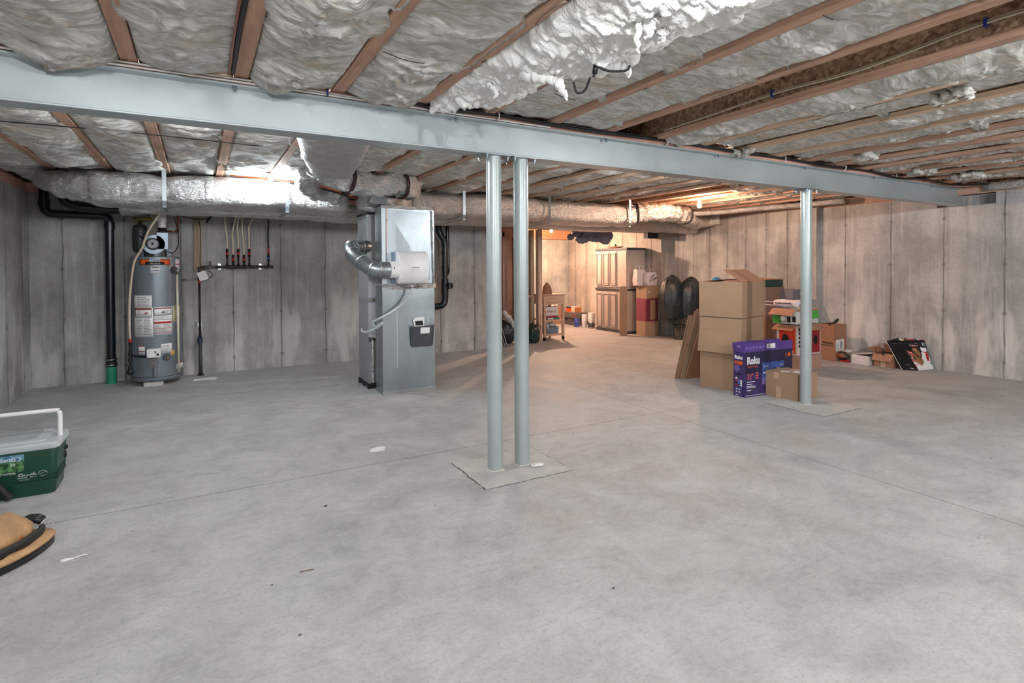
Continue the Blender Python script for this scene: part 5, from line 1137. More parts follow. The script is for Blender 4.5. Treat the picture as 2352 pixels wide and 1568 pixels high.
# ------------------------------------------------------------------ storage cabinet and things round it
cw = 1.08; rc = rzof((-.09,.75))
t = thing('storage_cabinet', 'tall beige plastic storage cabinet with dark top and middle band', 'cabinet', (7.72,8.75,0), 0)
cream = plain('cabinet_beige',(176,164,156),.5,0,.03); dk = plain('cabinet_dark',(64,66,70),.5)
CD, CL, CHH = .52, 1.02, 1.80
b = B(); b.box(.02,CD,0,CL,.05,.90).box(.02,CD,0,CL,.93,1.75); b.build('cabinet_body', cream, t, bevel=.006)
b = B(); b.box(0,CD+.01,-.01,CL+.01,1.75,1.80); b.build('cabinet_top', dk, t, bevel=.006)
b = B(); b.box(-.012,CD+.004,-.006,CL+.006,.895,.935); b.build('middle_band', dk, t, bevel=.004)
b = B(); b.box(.01,CD,0,CL,.0,.05); b.build('base_plinth', dk, t, bevel=.004)
n_ = 0
for z0,z1 in ((.075,.865),(.965,1.735)):
    for k in range(3):
        y0 = .30+.235*k; b = B(); b.box(-.002,.019,y0+.006,y0+.229,z0,z1)
        # raised moulding and panel
        for i0,x1,w_ in ((.022,-.022,.014),):
            a0,a1,c0,c1 = y0+i0+.006,y0+.229-i0,z0+i0+.02,z1-i0-.02
            b.box(x1,0,a0,a1,c0,c0+w_).box(x1,0,a0,a1,c1-w_,c1).box(x1,0,a0,a0+w_,c0,c1).box(x1,0,a1-w_,a1,c0,c1)
            b.box(-.012,0,a0+.032,a1-.032,c0+.04,c1-.04)
        b.build('door', cream, t, bevel=.003)
    b = B(); b.box(.005,.019,.012,.292,z0,z1); b.build('plain_panel', cream, t, bevel=.003)
b = B(); b.sweep([(.2,.35+.03*i,1.825) for i in range(12)], lambda i:(.09*math.sin(PI*(i+.6)/12.2)**.5,.022*math.sin(PI*(i+.6)/12.2)**.5,1), 16, .012, 9); 
t = thing('folded_cloth', 'folded tan cloth lying on top of the storage cabinet', 'cloth', (7.9,9.2,1.80)); b = B(); b.sweep([(7.85,9.05+.04*i,1.826) for i in range(12)], lambda i:(.10*math.sin(PI*(i+.6)/12.2)**.5,.024*math.sin(PI*(i+.6)/12.2)**.5,1), 16, .012, 9); b.build('cloth_body', M['cardr'], t, True, world=True)
b = B(); b.sphere((7.83,9.22,1.86),.03,8,10,(.6,.6,1.1),.3,5); b.build('dark_knob', M['ink'], t, True, world=True)
t = thing('tall_carton_sheet', 'tall flat cardboard piece standing between the cabinet and the red banded box', 'cardboard', (7.5,8.60,0))
b = B(); b.slab((7.42,8.61,0),(.175,-.02,0),(0,0,1.0),(0,.012,0)); b.build('carton_sheet', M['card'], t, world=True)
rd = rzof((.97,.05))
t = thing('cardboard_box', 'tall brown box with a wide dark red band under the white shopping bags', 'box', (7.795,8.24,0), 0)
LX, LY = .315, .30
b = B(); b.box(0,LX,0,LY,0,1.005); b.build('carton_body', M['card'], t, bevel=.003)
band = plain('maroon_band',(134,62,82),.6); band_shaded = plain('maroon_band_shaded',(112,40,62),.6)  # one band colour twice: shade of the front face put into the darker copy
decal('red_band', (0,LY,.30), (0,-1,0), (0,0,1), LY, .46, band, t); decal('red_band', (0,0,.30), (1,0,0), (0,0,1), LX, .46, band_shaded, t); decal('band_window', (.09,-.001,.33), (1,0,0), (0,0,1), .15, .40, M['card'], t)
b = B(); b.slab((-.03,.02,1.006),(LX+.03,0,0),(0,LY+.14,0),(0,0,.006)); b.build('top_flap', M['cardd'], t)
b = B(); b.slab((.05,-.001,.90),(.02,0,.02),(.015,0,-.035),(0,-.001,0)); b.build('torn_label', M['paper'], t)
def tote(loc, w_, d_, h_, label, writing, seed, group='white shopping bags on the red banded box'):
    t = thing('canvas_tote', label, 'bag', loc, 0, group); b = B(); n = 26; R_ = []
    for i in range(n+1):
        v = i/n; z = h_*v; bul = 1-.07*math.cos(v*PI*2)
        for j in range(48):
            a = 2*PI*j/48; cx_, cy_ = math.cos(a), math.sin(a); x = w_/2*math.copysign(abs(cx_)**.22,cx_)*bul; y = d_/2*math.copysign(abs(cy_)**.22,cy_)*bul*(1-.35*v)
            f = 1+.08*nz(cx_*2+seed,cy_*2,z*7,3); b.v.append((x*f,y*f,z))
    for i in range(n):
        for j in range(48): a0 = i*48+j; a1 = i*48+(j+1)%48; b.f.append((a0,a1,a1+48,a0+48)); b.m.append(0)
    b.f.append(tuple(47-j for j in range(48))); b.m.append(0)
    q = b.build('bag_body', plain('canvas_white',(206,196,198),.7,0,.05), t, True)
    so = q.modifiers.new('thick','SOLIDIFY'); so.thickness = .004
    for yy in (-d_*.32, d_*.32):
        b = B(); b.tube(smooth_path([(-w_*.22,yy,h_*.97),(-w_*.20,yy,h_*1.12),(-w_*.09,yy,h_*1.24),(w_*.10,yy,h_*1.24),(w_*.2,yy,h_*1.12),(w_*.22,yy,h_*.97)],5),.0045,8); b.build('bag_handle', plain('canvas_white',(206,196,198),.7,0,.05), t, True)
    b = B(); b.box(-w_*.42,w_*.42,-d_*.22,d_*.22,h_*.80,h_*.86); b.build('dark_contents', M['graym'], t)
    if writing:
        for k,(s_,x,z) in enumerate((('Lord',-.065,.155),('& Taylor',-.085,.08))): text('script_logo', s_, .075, (x,-d_/2*1.06,z), (1,0,.32), (-.05,0,1), M['ink'], t, shear=.5, ext=.0012, sx=.8)
    return t
tote((7.84,8.49,1.014), .24, .17, .33, 'plain cream canvas tote standing behind the lettered bag', False, 1.0)
tote((7.99,8.335,1.014), .27, .13, .27, 'white canvas tote with black script lettering on the red banded box', True, 4.0)

# ------------------------------------------------------------------ wooden post, framing, header and alcove
b = B(); b.box(5.50,5.585,8.66,8.76,0,2.10); tag(b.build('wooden_post', M['postz'], top=True, bevel=.004), 'wooden post standing left of the rolling cart', 'post')
b = B(); b.box(5.42,5.50,8.80,8.95,0,2.10); tag(b.build('wooden_post', M['boardz'], top=True, bevel=.004), 'grey weathered post directly behind the left of the wooden post', 'post')
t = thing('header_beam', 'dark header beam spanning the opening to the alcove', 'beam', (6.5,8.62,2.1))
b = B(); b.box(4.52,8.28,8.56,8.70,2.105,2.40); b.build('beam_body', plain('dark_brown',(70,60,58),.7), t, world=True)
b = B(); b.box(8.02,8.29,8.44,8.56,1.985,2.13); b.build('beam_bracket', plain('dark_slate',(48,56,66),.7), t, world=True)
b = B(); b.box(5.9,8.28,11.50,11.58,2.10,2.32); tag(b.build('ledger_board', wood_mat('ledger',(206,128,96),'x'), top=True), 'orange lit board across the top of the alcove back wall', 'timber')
for k,(px,py,s_,l) in enumerate(((1345,541,.21,'blue-grey foam clump hanging left of its neighbour from the header'),(1381,545,.28,'larger blue-grey foam clump hanging from the header above the cabinet'),(1316,543,.13,'dark angular foam scrap hanging beside the lit board'))):
    p = atY(px,py,8.78); b = B()
    for q in range(7 if k < 2 else 3): b.sphere((p.x+random.uniform(-.6,.6)*s_, p.y+random.uniform(-.3,.3)*s_, p.z+random.uniform(-.3,.5)*s_), s_*random.uniform(.35,.6), 12, 16, (1,1,.85), .35, 4, q*3+k)
    tag(b.build('foam_clump', plain('foam_slate',(112,120,136),.9,0,.2,20,.5), smooth=True, top=True), l, 'foam', 'foam clumps on the header')
# stair framing in the shadow between the twin columns and the post
t = thing('stair_frame', 'dark wooden stair framing in the shadow behind the twin columns', 'stairs', (5,9.2,0))
dw = wood_mat('dark_lumber',(160,128,114),'z')
for x in (4.60,4.86,5.12,5.38): b = B(); b.box(x,x+.04,9.35,9.44,0,2.4); b.build('stud', dw, t, world=True)
b = B(); b.box(4.46,5.5,9.35,9.44,2.0,2.09).box(4.46,5.5,9.35,9.44,0,.04); b.build('frame_plate', dw, t, world=True)
for i in range(5): b = B(); b.box(4.66,5.10,9.50,9.60,2.0-.22*i-.03,2.0-.22*i); b.build('stair_tread', dw, t, world=True)
b = B(); b.slab((5.10,9.46,1.75),(-.5,0,-.7),(.10,0,-.10),(0,.08,0)); b.build('stringer', dw, t, world=True)
b = B(); b.box(4.46,5.61,9.60,9.62,0,2.3); b.build('back_board', plain('dark_board',(150,124,114),.8), t, world=True)
b = B(); b.box(5.62,5.98,9.6,9.64,0,2.1); b.box(5.62,5.66,9.64,11.5,0,2.1); tag(b.build('dark_partition', plain('dark_panel',(86,82,88),.8), top=True), 'dark partition panel standing behind the paper bag on the cart', 'partition')
# thing on the studs: small white pipes
t = thing('wall_tube', 'white labelled tube standing between the studs and the grey post', 'tube', (5.30,8.86,.9))
b = B(); b.cyl((5.305,8.86,.88),(5.305,8.86,1.45),.022,n=14); b.build('tube_body', plain('tube_gray',(150,150,158),.5), t, True, world=True)
b = B(); b.cyl((5.305,8.86,1.38),(5.305,8.86,1.45),.027,n=14).cyl((5.305,8.86,1.12),(5.305,8.86,1.18),.027,n=14); b.build('tube_cap', M['white'], t, True, world=True)
b = B(); b.box(5.20,5.41,8.80,8.93,.83,.88).box(5.2,5.41,8.80,8.93,0,.02).box(5.2,5.23,8.8,8.93,0,.88); tag(b.build('small_shelf', dw, top=True), 'small dark shelf holding the white labelled tube', 'shelf')
# leaning boards and bag between the columns
for i in range(3):
    b = B(); b.slab((4.62+.035*i,8.45-.02*i,0),(.03,.10,0),(-.16+.0*i,.03,.52),(.012,-.003,0)); tag(b.build('leaning_board', M['grayp'], top=True), ['thin grey board leaning leftmost behind the twin columns','thin grey board leaning in the middle behind the twin columns','thin grey board leaning rightmost behind the twin columns'][i], 'board', 'grey boards leaning behind the columns')
t = thing('trash_bag', 'dark trash bag topped with crumpled white cloth behind the twin columns', 'bag', (4.95,8.75,0))
b = B(); b.sphere((4.95,8.85,.22),.22,16,22,(.8,.8,1.0),.25,3,4); b.build('bag_film', M['film'], t, True, world=True)
b = B(); b.sweep(smooth_path([(4.80,8.75,.60),(4.86,8.72,.52),(4.93,8.70,.42),(4.98,8.68,.32)],5), lambda i:(.07,.05,.9), 16, .04, 9, 3); b.build('white_cloth', plain('cloth_white',(178,172,176),.8), t, True, world=True)
t = thing('trash_bag', 'dark green trash bag slumped left of the wooden post', 'bag', (5.4,9.0,0))
b = B(); b.sphere((5.36,8.62,.17),.17,16,22,(.7,.6,1.15),.3,3,8); b.build('bag_film', plain('film_green',(34,56,56),.25), t, True, world=True)
b = B(); b.tube([(5.37+.085*math.cos(q),8.52-.02*math.sin(q),.29+.06*math.sin(q)) for q in [2*PI*j/20 for j in range(21)]],.007,6); b.build('bag_tie', M['black'], t, True, world=True)

# rolling kitchen cart
t = thing('rolling_cart', 'light wooden rolling kitchen cart with two slatted shelves beside the post', 'cart', (5.66,8.72,0))
CXW, CYD = .47, .50; wl = wood_mat('cart_wood',(198,168,148),'x',.15); wz = wood_mat('cart_wood_leg',(198,168,148),'z',.15)
b = B(); b.box(-.02,CXW+.03,-.03,CYD+.02,.865,.885); b.build('cart_top', wl, t, bevel=.004)
for sx in (0,CXW-.045):
    for sy in (0,CYD-.045): b = B(); b.box(sx,sx+.045,sy,sy+.045,.075,.865); b.build('leg', wz, t, bevel=.003)
b = B(); b.box(.045,CXW-.045,.004,.02,.69,.865).box(.004,.02,.045,CYD-.045,.69,.865).box(CXW-.02,CXW-.004,.045,CYD-.045,.69,.865).box(.045,CXW-.045,CYD-.02,CYD-.004,.69,.865); b.build('apron', wl, t, bevel=.002)
for z in (.40,.13):
    b = B(); b.box(.045,CXW-.045,.0,.02,z-.04,z).box(.045,CXW-.045,CYD-.02,CYD,z-.04,z)
    for i in range(7): b.box(.0+.055+.05*i,.085+.05*i,.02,CYD-.02,z-.012,z)
    b.build('slatted_shelf', wl, t)
b = B(); b.slab((CXW-.045,.0,.60),(-.09,0,.09),(.0,.02,0),(.03,0,.01)); b.build('corner_brace', wl, t)
for sx in (.022,CXW-.022):
    for sy in (.022,CYD-.022): b = B(); b.lathe([(.008,-.012),(.036,-.012),(.036,.012),(.008,.012)], (sx,sy,.037), 18, 'x').cyl((sx,sy,.037),(sx,sy,.08),.01,n=8); b.build('caster', M['black'], t, 'auto')
cx0, cy0 = 5.66, 8.72
def small_box(name, label, cat, x0,x1,y0,y1,z0,z1, mat, bev=.003, group=None):
    t = thing(name, label, cat, ((x0+x1)/2,(y0+y1)/2,z0), 0, group); b = B(); b.box(x0,x1,y0,y1,z0,z1); b.build('box_body', mat, t, world=True, bevel=bev); return t
t = small_box('gift_box', 'white gift box with a red star on the upper cart shelf', 'box', 5.715,6.0,8.745,9.0,.475,.64, plain('gift_white',(200,196,204),.6))
text('store_name', "macys", .07, (5.775,8.7438,.54), (1,0,0), (0,0,1), plain('print_gray2',(90,80,84)), t, world=True)
b = B(); c = Vector((5.75,8.7442,.555)); vs_ = []
for i in range(10): r = .02 if i%2 == 0 else .008; vs_.append((c.x+r*math.sin(PI*i/5), c.y, c.z+r*math.cos(PI*i/5)))
b.v = vs_+[(x,y-.001,z) for x,y,z in vs_]; b.f = [tuple(range(10,20)), tuple(9-i for i in range(10))]+[(i,(i+1)%10,(i+1)%10+10,i+10) for i in range(10)]; b.m = [0]*12; b.build('red_star', M['red'], t, world=True)
small_box('red_box', 'flat dark red box under the white gift box on the cart', 'box', 5.71,5.985,8.745,8.99,.44,.474, plain('crimson',(150,40,60),.5))
t = small_box('game_box', 'flat dark teal box at the bottom of the upper cart shelf', 'box', 5.71,6.03,8.745,9.0,.401,.439, plain('teal_dark',(52,84,92),.5)); decal('printed_title', (5.76,8.745,.408), (1,0,0), (0,0,1), .13, .022, M['paper'], t, world=True); decal('printed_panel', (5.93,8.745,.405), (1,0,0), (0,0,1), .08, .028, M['teal'], t, world=True)
t = thing('storage_bin', 'blue-grey plastic bin on the lower cart shelf', 'bin', (5.87,8.87,.131)); b = B(); b.slab((5.735,8.76,.131),(.27,0,0),(0,.25,0),(0,0,.004)).slab((5.735,8.76,.131),(.27,0,0),(0,-.012,.125),(0,.004,0)).slab((5.735,8.76,.131),(0,.25,0),(-.012,0,.125),(.004,0,0)).slab((6.005,8.76,.131),(0,.25,0),(.012,0,.125),(.004,0,0)).slab((5.735,9.01,.131),(.27,0,0),(0,.012,.125),(0,.004,0)); b.build('bin_body', plain('bin_blue',(104,122,146),.5), t, world=True)
b = B(); b.sphere((5.79,8.88,.29),.06,10,14,(1.1,1,.9),.35,3,1).sphere((5.92,8.86,.29),.065,10,14,(1.3,1,.8),.35,3,6).sphere((5.77,8.77,.25),.035,8,12,(.8,.6,1.5),.3,4,9); t = thing('crumpled_plastic', 'crumpled white plastic bags stuffed in the blue-grey bin', 'plastic bag', (5.86,8.86,.2)); b.build('plastic_film', plain('film_white',(200,200,210),.35), t, True, world=True)
t = thing('paper_bag', 'small brown paper bag folded to a point on the cart top', 'bag', (5.80,8.84,.886))
b = B(); b.v = [(5.725,8.78,.886),(5.905,8.80,.886),(5.90,8.90,.886),(5.72,8.88,.886),(5.735,8.79,1.02),(5.885,8.81,1.0),(5.88,8.88,1.0),(5.735,8.87,1.02),(5.775,8.83,1.105),(5.83,8.84,1.105)]
b.f = [(0,3,2,1),(0,1,5,4),(1,2,6,5),(2,3,7,6),(3,0,4,7),(4,5,9,8),(5,6,9),(6,7,8,9),(7,4,8)]; b.m = [0]*9; b.build('bag_body', plain('kraft_paper',(138,104,84),.8), t, world=True)

# toolbox group in the alcove
t = thing('tool_chest', 'dark grey lidded tool chest on the alcove floor', 'toolbox', (7.85,10.85,0))
gr = plain('chest_gray',(88,86,86),.5)
b = B(); b.box(7.80,8.10,10.62,11.10,0,.17); b.build('chest_body', gr, t, world=True, bevel=.008); b = B(); b.box(7.78,8.12,10.60,11.14,.175,.31); b.build('chest_lid', plain('chest_lid',(104,100,98),.5), t, world=True, bevel=.01)
for y in (10.72,11.0): b = B(); b.box(7.785,7.80,y-.02,y+.02,.11,.19); b.build('latch', M['ink'], t, world=True)
b = B(); b.box(7.776,7.78,10.63,10.75,.22,.25); b.build('red_label', M['red'], t, world=True)
t = small_box('product_box', 'orange and white product box on top of the tool chest', 'box', 7.80,8.0,10.68,11.02,.312,.44, plain('box_cream',(200,196,176)))
decal('orange_panel', (7.80,11.02,.315), (0,-1,0), (0,0,1), .20, .09, M['orange'], t, world=True); decal('blue_panel', (7.80,11.02,.405), (0,-1,0), (0,0,1), .20, .035, M['navy'], t, world=True); decal('orange_end', (7.80,10.68,.315), (1,0,0), (0,0,1), .2, .12, plain('end_orange',(176,110,70)), t, world=True)
def can(label, x, y, z, r, h, mat, lab=None, name='paint_can'):
    t = thing(name, label, 'can', (x,y,z)); b = B(); b.lathe([(r*.96,0),(r,.004),(r,h-.006),(r*.94,h),(r*.86,h-.006),(0,h-.006)], n=26); b.build('can_body', mat, t, 'auto')
    if lab: b = B(); b.lathe([(r+.001,h*.2),(r+.0015,h*.21),(r+.0015,h*.78),(r+.001,h*.8)], n=26); b.build('can_label', lab, t, True)
can('tall white roll of film standing beside the tool chest', 7.78, 10.27, 0, .06, .30, M['pvcw'], name='white_roll')
can('blue labelled can at the front of the tool chest', 7.70, 10.46, 0, .065, .19, M['sky'])
can('dark metal paint can beside the cabinet', 7.80, 10.03, 0, .075, .15, M['chrome'], M['graym'])
can('white plastic tub stacked on the dark paint can', 7.80, 10.03, .151, .075, .20, M['pvcw'], M['white'])
b = B(); b.box(7.35,7.80,11.20,11.42,0,.43); tag(b.build('reddish_carton', M['cardr'], top=True), 'reddish carton standing against the alcove back wall', 'box')
b = B(); b.slab((7.52,11.22,.431),(.08,0,.06),(0,.04,0),(-.03,0,.01)).slab((7.60,11.22,.485),(.12,0,.10),(0,.04,0),(.03,0,-.04)); tag(b.build('crumpled_paper', M['paper'], top=True), 'crumpled white paper strip sticking up behind the cart', 'paper')

# ------------------------------------------------------------------ cooler
rcl = rzof((.27,-.02))
t = thing('cooler', 'green cooler with a white lid and raised handle at the left edge', 'cooler', (-.795,4.407,0), 0)
# front right corner at the origin; front runs to -x
cg = plain('cooler_green',(14,62,46),.38,0,.1); cl_ = plain('cooler_lid',(176,184,188),.4,0,.03)
def rbox(x0,x1,y0,y1,z0,z1,r,tap=0):
    b = B(); n = 6; P = []
    for (cx,cy,a0) in ((x1-r,y1-r,0),(x0+r,y1-r,PI/2),(x0+r,y0+r,PI),(x1-r,y0+r,1.5*PI)):
        for i in range(n+1): a = a0+PI/2*i/n; P.append((cx+r*math.cos(a), cy+r*math.sin(a)))
    cx, cy = (x0+x1)/2,(y0+y1)/2; m = len(P)
    zs = [z0,z0+.006]+[z1-.006,z1]; ss = [.985,1,1,.99]
    for z,s_ in zip(zs,ss):
        k = s_*(1+tap*(z-z1)); b.v += [(cx+(x-cx)*k, cy+(y-cy)*k, z) for x,y in P]
    for i in range(3):
        for j in range(m): b.f.append((i*m+j,i*m+(j+1)%m,(i+1)*m+(j+1)%m,(i+1)*m+j))
    b.f.append(tuple(m-1-j for j in range(m))); b.f.append(tuple(3*m+j for j in range(m))); b.m = [0]*len(b.f); return b
rbox(-.56,.012,0,.30,0,.285,.035,.22).build('cooler_body', cg, t, 'auto')
b = B()
for k in range(4):
    z = .085+.014*k; q = rbox(-.553,.007,-.004,.296,z,z+.006,.035,.0); kk = len(b.v); b.v += q.v; b.f += [tuple(i+kk for i in f) for f in q.f]; b.m += q.m
b.build('ribbed_band', cg, t, 'auto')
rbox(-.57,.024,-.012,.312,.285,.325,.04).build('lid_rim', cl_, t, 'auto')
rbox(-.55,-.045,.005,.295,.325,.342,.035).build('cooler_lid', cl_, t, 'auto')
rbox(-.50,-.10,.03,.27,.342,.348,.03).build('lid_inset', plain('lid_gray',(150,158,160),.45), t, 'auto')
b = B(); b.tube(smooth_path([(.0,.15,.30),(.0,.15,.40),(.0,.15,.46),(-.008,.15,.482),(-.03,.15,.49),(-.28,.15,.49),(-.53,.15,.49),(-.552,.15,.482),(-.56,.15,.46),(-.56,.15,.30)],5), .0135, 12); b.build('carry_handle', M['white'], t, True)
b = B(); b.sphere((.010,.25,.22),.018,8,10,(.7,.8,1)).sphere((.006,.25,.17),.02,8,10,(.5,.8,1.3)).cyl((-.01,.25,.22),(.008,.25,.22),.012); b.build('drain_plug', M['ink'], t, True)
fx = (1,0,0)
sm = NT('forest_sticker'); Xs,Ys,Zs = sm.xyz(); gn = sm.noise(40,4)
c_ = sm.mix(sm.rng(gn,.4,.6), (.01,.05,.02), (.10,.26,.10)); c_ = sm.mix(sm.rng(Zs,.225,.245), c_, sm.mix(sm.rng(gn,.4,.6),(.05,.16,.26),(.16,.34,.5))); sm.set(c_, .35)
decal('landscape_sticker', (-.38,-.0005,.165), fx, (0,0,1), .23, .105, sm.m, t, .001)
text('sticker_text', 'Earth Series', .03, (-.335,-.0016,.235), fx, (0,0,1), M['paper'], t, shear=.15); text('sticker_text', '24', .022, (-.215,-.0016,.205), fx, (0,0,1), M['paper'], t)
text('sticker_text', 'RECLAIMED MATERIAL', .0135, (-.325,-.0016,.155), fx, (0,0,1), M['paper'], t)
b = B(); b.tube([(-.188+.022*math.cos(q),-.0015,.243+.013*math.sin(q)) for q in [2*PI*j/16 for j in range(17)]],.0015,5); b.build('oval_emblem', M['paper'], t)
text('raised_logo', 'Earth', .042, (-.185,-.0016,.122), fx, (0,0,1), plain('logo_gray',(150,158,156),.4), t, shear=.25, bold=.0015)
b = B(); b.tube([(-.062+.02*math.cos(q),-.0015,.138+.017*math.sin(q)) for q in [2*PI*j/16 for j in range(17)]],.0018,5).tube([(-.08,-.0015,.134),(-.044,-.0015,.146)],.0015,5); b.build('globe_emblem', plain('logo_gray',(150,158,156),.4), t)
lines('logo_subtext', (-.175,-.0005,.106), fx, (0,0,1), .08, .009, 1, plain('logo_gray',(150,158,156),.4), t, .0014)
# black bat-like handle leaning on the cooler
pa, pb = atZ(0,1075,.16), atZ(22,1143,.02)
t = thing('rubber_handle', 'black rubber grip handle resting in front of the cooler', 'handle', tuple((pb.x,pb.y,0)))
pa = Vector((pb.x-.12, pb.y-.03, .22)); b = B(); d = (pb-pa).normalized(); P = [pa-d*.35, pa, pa.lerp(pb,.55), pa.lerp(pb,.86), pa.lerp(pb,.88), pb]
b.tube(P, [.017,.019,.021,.022,.026,.027], 20); b.build('grip', M['blackr'], t, 'auto', world=True)

# ------------------------------------------------------------------ tan tool bag
t = thing('tool_bag', 'tan canvas tool bag with black base and metal rings at the left edge', 'bag', (-1.0,3.5,0), 0)
tanm = plain('tan_canvas',(166,132,94),.8,0,.35,9,.8)
O = [(-1.52,3.20),(-1.10,3.235),(-.90,3.27),(-.80,3.33),(-.715,3.44),(-.665,3.58),(-.68,3.66),(-.78,3.71),(-1.0,3.74),(-1.3,3.76),(-1.52,3.76)]
OP = smooth_path([(x,y,0) for x,y in O],4); cen = Vector((-1.15,3.5,0))
def layers(zs, ss, am, seed):
    b = B(); m = len(OP)
    for z,s_ in zip(zs,ss):
        for p in OP:
            q = cen+(p-cen)*s_; dd = am*nz(q.x*9+seed,q.y*9,z*12,3); b.v.append((q.x,q.y,z+dd))
    for i in range(len(zs)-1):
        for j in range(m): b.f.append((i*m+j,i*m+(j+1)%m,(i+1)*m+(j+1)%m,(i+1)*m+j)); b.m.append(0)
    b.f.append(tuple(m-1-j for j in range(m))); b.f.append(tuple((len(zs)-1)*m+j for j in range(m))); b.m += [0,0]; return b
layers([0,.003,.03,.036],[.985,1,1,.985],0,0).build('base_tray', M['black'], t, 'auto', world=True)
layers([.036,.045,.052,.062,.068],[1.0,1.012,1.005,.94,.86],.004,1).build('lower_piping', tanm, t, True, world=True)
layers([.055,.07,.11,.15,.19,.215,.225],[.80,.83,.84,.80,.68,.42,.2],.03,3).build('bag_body', tanm, t, True, world=True)
SP = [cen+(p-cen)*.905+Vector((0,0,.082)) for p in OP[4:23]]
b = B(); b.sweep(SP, lambda i:(.010+.006*math.sin(i*.9)**2,.020,.8), 14, .008, 16); b.build('black_strap', M['blackr'], t, True, world=True)
c = Vector((-.935,3.262,.088)); b = B(); b.tube([c+Vector((.055*math.cos(q),.012*math.cos(q),.034*math.sin(q))) for q in [PI*(.15+1.35*j/16)+PI*.45 for j in range(17)]],.0045,8); b.build('metal_ring', M['chrome'], t, True, world=True)
b = B(); b.tube(smooth_path([(-1.5,3.58,.235),(-1.25,3.60,.228),(-1.1,3.63,.20),(-.95,3.66,.165),(-.8,3.67,.12)],6),.014,10); b.build('black_webbing', M['blackr'], t, True, world=True)
b = B(); b.sweep([(-.80,3.66,.12),(-.77,3.66,.125),(-.74,3.655,.12),(-.715,3.645,.11)], lambda i:(.026,.018,.6), 12, .006, 20); b.build('clip_buckle', M['black'], t, True, world=True)
c = Vector((-.69,3.63,.10)); b = B(); b.tube([c+Vector((.026*math.cos(q),.01*math.sin(q),.018*math.sin(q))) for q in [2*PI*j/16 for j in range(17)]],.003,7); b.build('metal_ring', M['chrome'], t, True, world=True)
b = B(); b.tube(smooth_path([(-1.5,3.66,.235),(-1.2,3.66,.235),(-1.12,3.67,.215),(-1.0,3.69,.215),(-.98,3.70,.22)],5),.009,8); b.build('pale_piping', plain('piping_pale',(180,180,150),.6), t, True, world=True)
b = B(); b.sweep([(-1.12,3.67,.225),(-1.08,3.67,.225),(-1.02,3.68,.215),(-1.0,3.68,.21)], lambda i:(.02,.03,.5), 12); b.build('padded_grip', M['blackr'], t, True, world=True)
b = B()
for i in range(5): c = Vector((-.99+.026*i,3.46+.012*i,.205-.008*i)); b.tube([c+Vector((.016*math.cos(q),.004*(-1)**i*math.cos(q),.010*math.sin(q))) for q in [2*PI*j/10 for j in range(11)]],.0032,6)
b.build('zipper_pull', M['chrome'], t, True, world=True)
b = B(); b.sweep([(-.87,3.52,.175),(-.84,3.53,.165),(-.80,3.54,.145)], lambda i:(.018,.012,.5), 10); b.build('pull_tab', M['black'], t, True, world=True)
b = B(); b.tube(smooth_path([(-1.5,3.44,.225),(-1.2,3.44,.228),(-.99,3.46,.21)],6),.004,6); b.build('zipper_track', M['ink'], t, True, world=True)
b = B(); b.tube(smooth_path([(-.93,3.345,.10),(-.83,3.41,.10),(-.765,3.50,.10)],5),.006,6); b.build('orange_trim', plain('orange_trim',(206,96,20),.5), t, True, world=True)

# ------------------------------------------------------------------ small things on the floor
def litter(name, px, py, label, cat, mat, pts, r):
    p = atZ(px,py,0); b = B(); b.tube([Vector((p.x+a,p.y+c,e)) for a,c,e in pts], r, 8); tag(b.build(name, mat, smooth=True, top=True), label, cat)
litter('plastic_scrap', 170, 1283, 'thin white plastic strip on the floor right of the tan bag', 'scrap', M['white'], [(-.05,-.01,.005),(-.03,-.008,.006),(0,0,.004),(.04,.012,.006),(.05,.008,.004)], [.009,.008,.003,.003,.003])
litter('twig', 705, 1310, 'thin reddish twig on the open floor', 'twig', plain('twig_brown',(120,80,60),.8), [(-.03,0,.003),(.03,-.008,.003)], .002)
litter('dark_crumb', 748, 1163, 'small dark crumb on the floor left of the twin columns', 'crumb', M['ink'], [(-.008,0,.003),(.008,.003,.003)], .004)
litter('dark_crumb', 1410, 1352, 'small dark crumb on the floor at the lower middle', 'crumb', M['ink'], [(-.006,0,.003),(.008,.006,.003)], .002)
litter('dark_crumb', 148, 1005, 'small dark crumb on the floor just above the cooler corner', 'crumb', M['ink'], [(-.02,0,.003),(.02,.003,.003)], .004) if 0 else None
p = atZ(862,1031,0); b = B(); rr3 = random.Random(4)
for i in range(16): b.sphere((p.x+rr3.uniform(-.05,.05),p.y+rr3.uniform(-.05,.03),.001), rr3.uniform(.008,.03), 4, 8, (1.4,1,.08), .5, 3, i)
tag(b.build('plaster_smear', M['paper'], top=True), 'white plaster smear on the floor left of the twin columns', 'smear')
p = atZ(465,871,0); b = B(); b.grid(lambda u,v: (p.x-.10+.24*u+.03*v, p.y-.07+.13*v+.02*math.sin(u*5), .006+.006*math.sin(u*7+v*3)+.005*nz(u*4,v*4,1)), 12, 8)
k = len(b.v); b.v += [(x,y,0.0005) for x,y,z in b.v]; b.f += [tuple(k+i for i in reversed(f)) for f in b.f[:]]
rim = [i*9 for i in range(13)]+[12*9+j for j in range(1,9)]+[i*9+8 for i in range(11,-1,-1)]+[j for j in range(7,0,-1)]
b.f += [(rim[i],rim[(i+1)%len(rim)],rim[(i+1)%len(rim)]+k,rim[i]+k) for i in range(len(rim))]; b.m = [0]*len(b.f)
tag(b.build('paper_sheet', M['paper'], smooth=False, top=True), 'crinkled clear plastic sheet on the floor below the gas riser', 'plastic sheet')

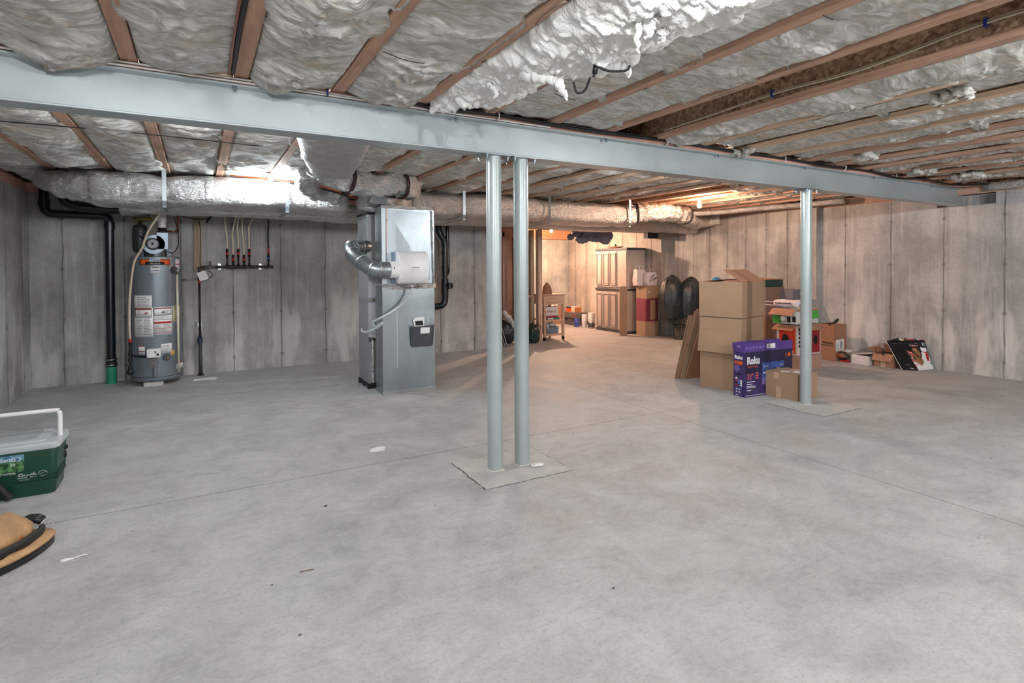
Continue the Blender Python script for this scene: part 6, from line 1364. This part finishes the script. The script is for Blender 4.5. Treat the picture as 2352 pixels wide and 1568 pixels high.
# ------------------------------------------------------------------ sub-parts hang from the part they sit on
def nest(root, kids, hosts):
    for o in list(bpy.data.objects):
        if o.parent is None and o.name.split('.')[0] == root:
            ch = [q for q in o.children]; H = [q for q in ch if q.name.split('.')[0] in hosts]
            if not H: continue
            ctr = lambda q: sum((Vector(v) for v in q.bound_box), Vector())/8
            hc = [(h, ctr(h)) for h in H]
            for q in ch:
                if q.name.split('.')[0] in kids:
                    cq = ctr(q); q.parent = min(hc, key=lambda e: (e[1]-cq).length)[0]
bpy.context.view_layer.update()
nest('steel_column', ('bolt',), ('cap_plate',))
nest('steel_beam', ('bolt',), ('top_flange',))
nest('water_heater', ('control_knob','valve_window','valve_wires'), ('gas_control_valve',))
nest('water_heater', ('cover_rib',), ('burner_cover',)); nest('water_heater', ('motor_ring',), ('blower_motor',))
nest('water_heater', ('drip_cap','flex_fitting'), ('gas_pipe',)); nest('water_heater', ('relief_valve',), ('relief_gasket',)); nest('water_heater', ('drain_valve',), ('drain_gasket',))
nest('water_heater', ('stripe_outline','stripe_center','maker_badge','badge_text','stripe_text'), ('orange_stripe',))
nest('water_heater', ('sticker_band','sticker_heading','fine_print','red_band','frame_print','sticker_panel','warning_symbol'), ('instruction_sheet','white_sticker','yellow_tag'))
nest('return_duct', ('paper_label','folded_papers','paper_print'), ('document_pocket',)); nest('return_duct', ('thermostat_wire',), ('upper_duct',))
nest('humidifier', ('maker_plate','maker_name'), ('housing',)); nest('humidifier', ('water_drop_mark',), ('round_inlet',))
nest('rolling_cart', ('caster',), ('leg',)); nest('gas_manifold', ('valve_tag','compression_nut'), ('branch_nipple',)); nest('gas_supply_riser', ('card_print',), ('hanging_card',))
nest('drain_pipe', ('clamp',), ('rubber_coupling',)); nest('drain_pipe', ('cleanout_ring',), ('cleanout_tee',))
nest('television_carton', ('purple_shading','maker_logo','series_text','size_text','divider','bullet_text','screen_picture','picture_horizon','search_bar','screen_text','film_tile','orange_badge','badge_print','streaming_stick_print','stick_text','footer_strip'), ('front_panel',))
nest('television_carton', ('flap_logo','shipping_label','barcode'), ('top_flap',)); nest('television_carton', ('side_logo','side_text','badge_text','hand_hole','app_tile','info_frame','info_icon'), ('carton_body',))
nest('shopping_bag', ('snow_ground','snowman_body','snowman_head','snowman_scarf','snowman_hat','door_picture','door_plank','roof_picture','roof_stripe'), ('picture_face',))
nest('printed_carton', ('product_picture','oval_emblem'), ('orange_panel','red_panel')); nest('printed_carton', ('badge_ring',), ('round_badge',)); nest('printed_carton', ('dot_print',), ('green_panel',))
nest('cooler', ('ribbed_band','raised_logo','globe_emblem','logo_subtext','drain_plug'), ('cooler_body',)); nest('cooler', ('sticker_text','oval_emblem'), ('landscape_sticker',)); nest('cooler', ('lid_inset',), ('cooler_lid',))
nest('cardboard_box', ('barcode','label_text'), ('shipping_label',)); nest('cardboard_box', ('band_window',), ('red_band',))
nest('tool_chest', ('latch','red_label'), ('chest_lid',)); nest('column_pad', ('open_joint','mortar_crumbs'), ('pad_slab',)); nest('furnace', ('front_seam','warning_band'), ('front_panel',))
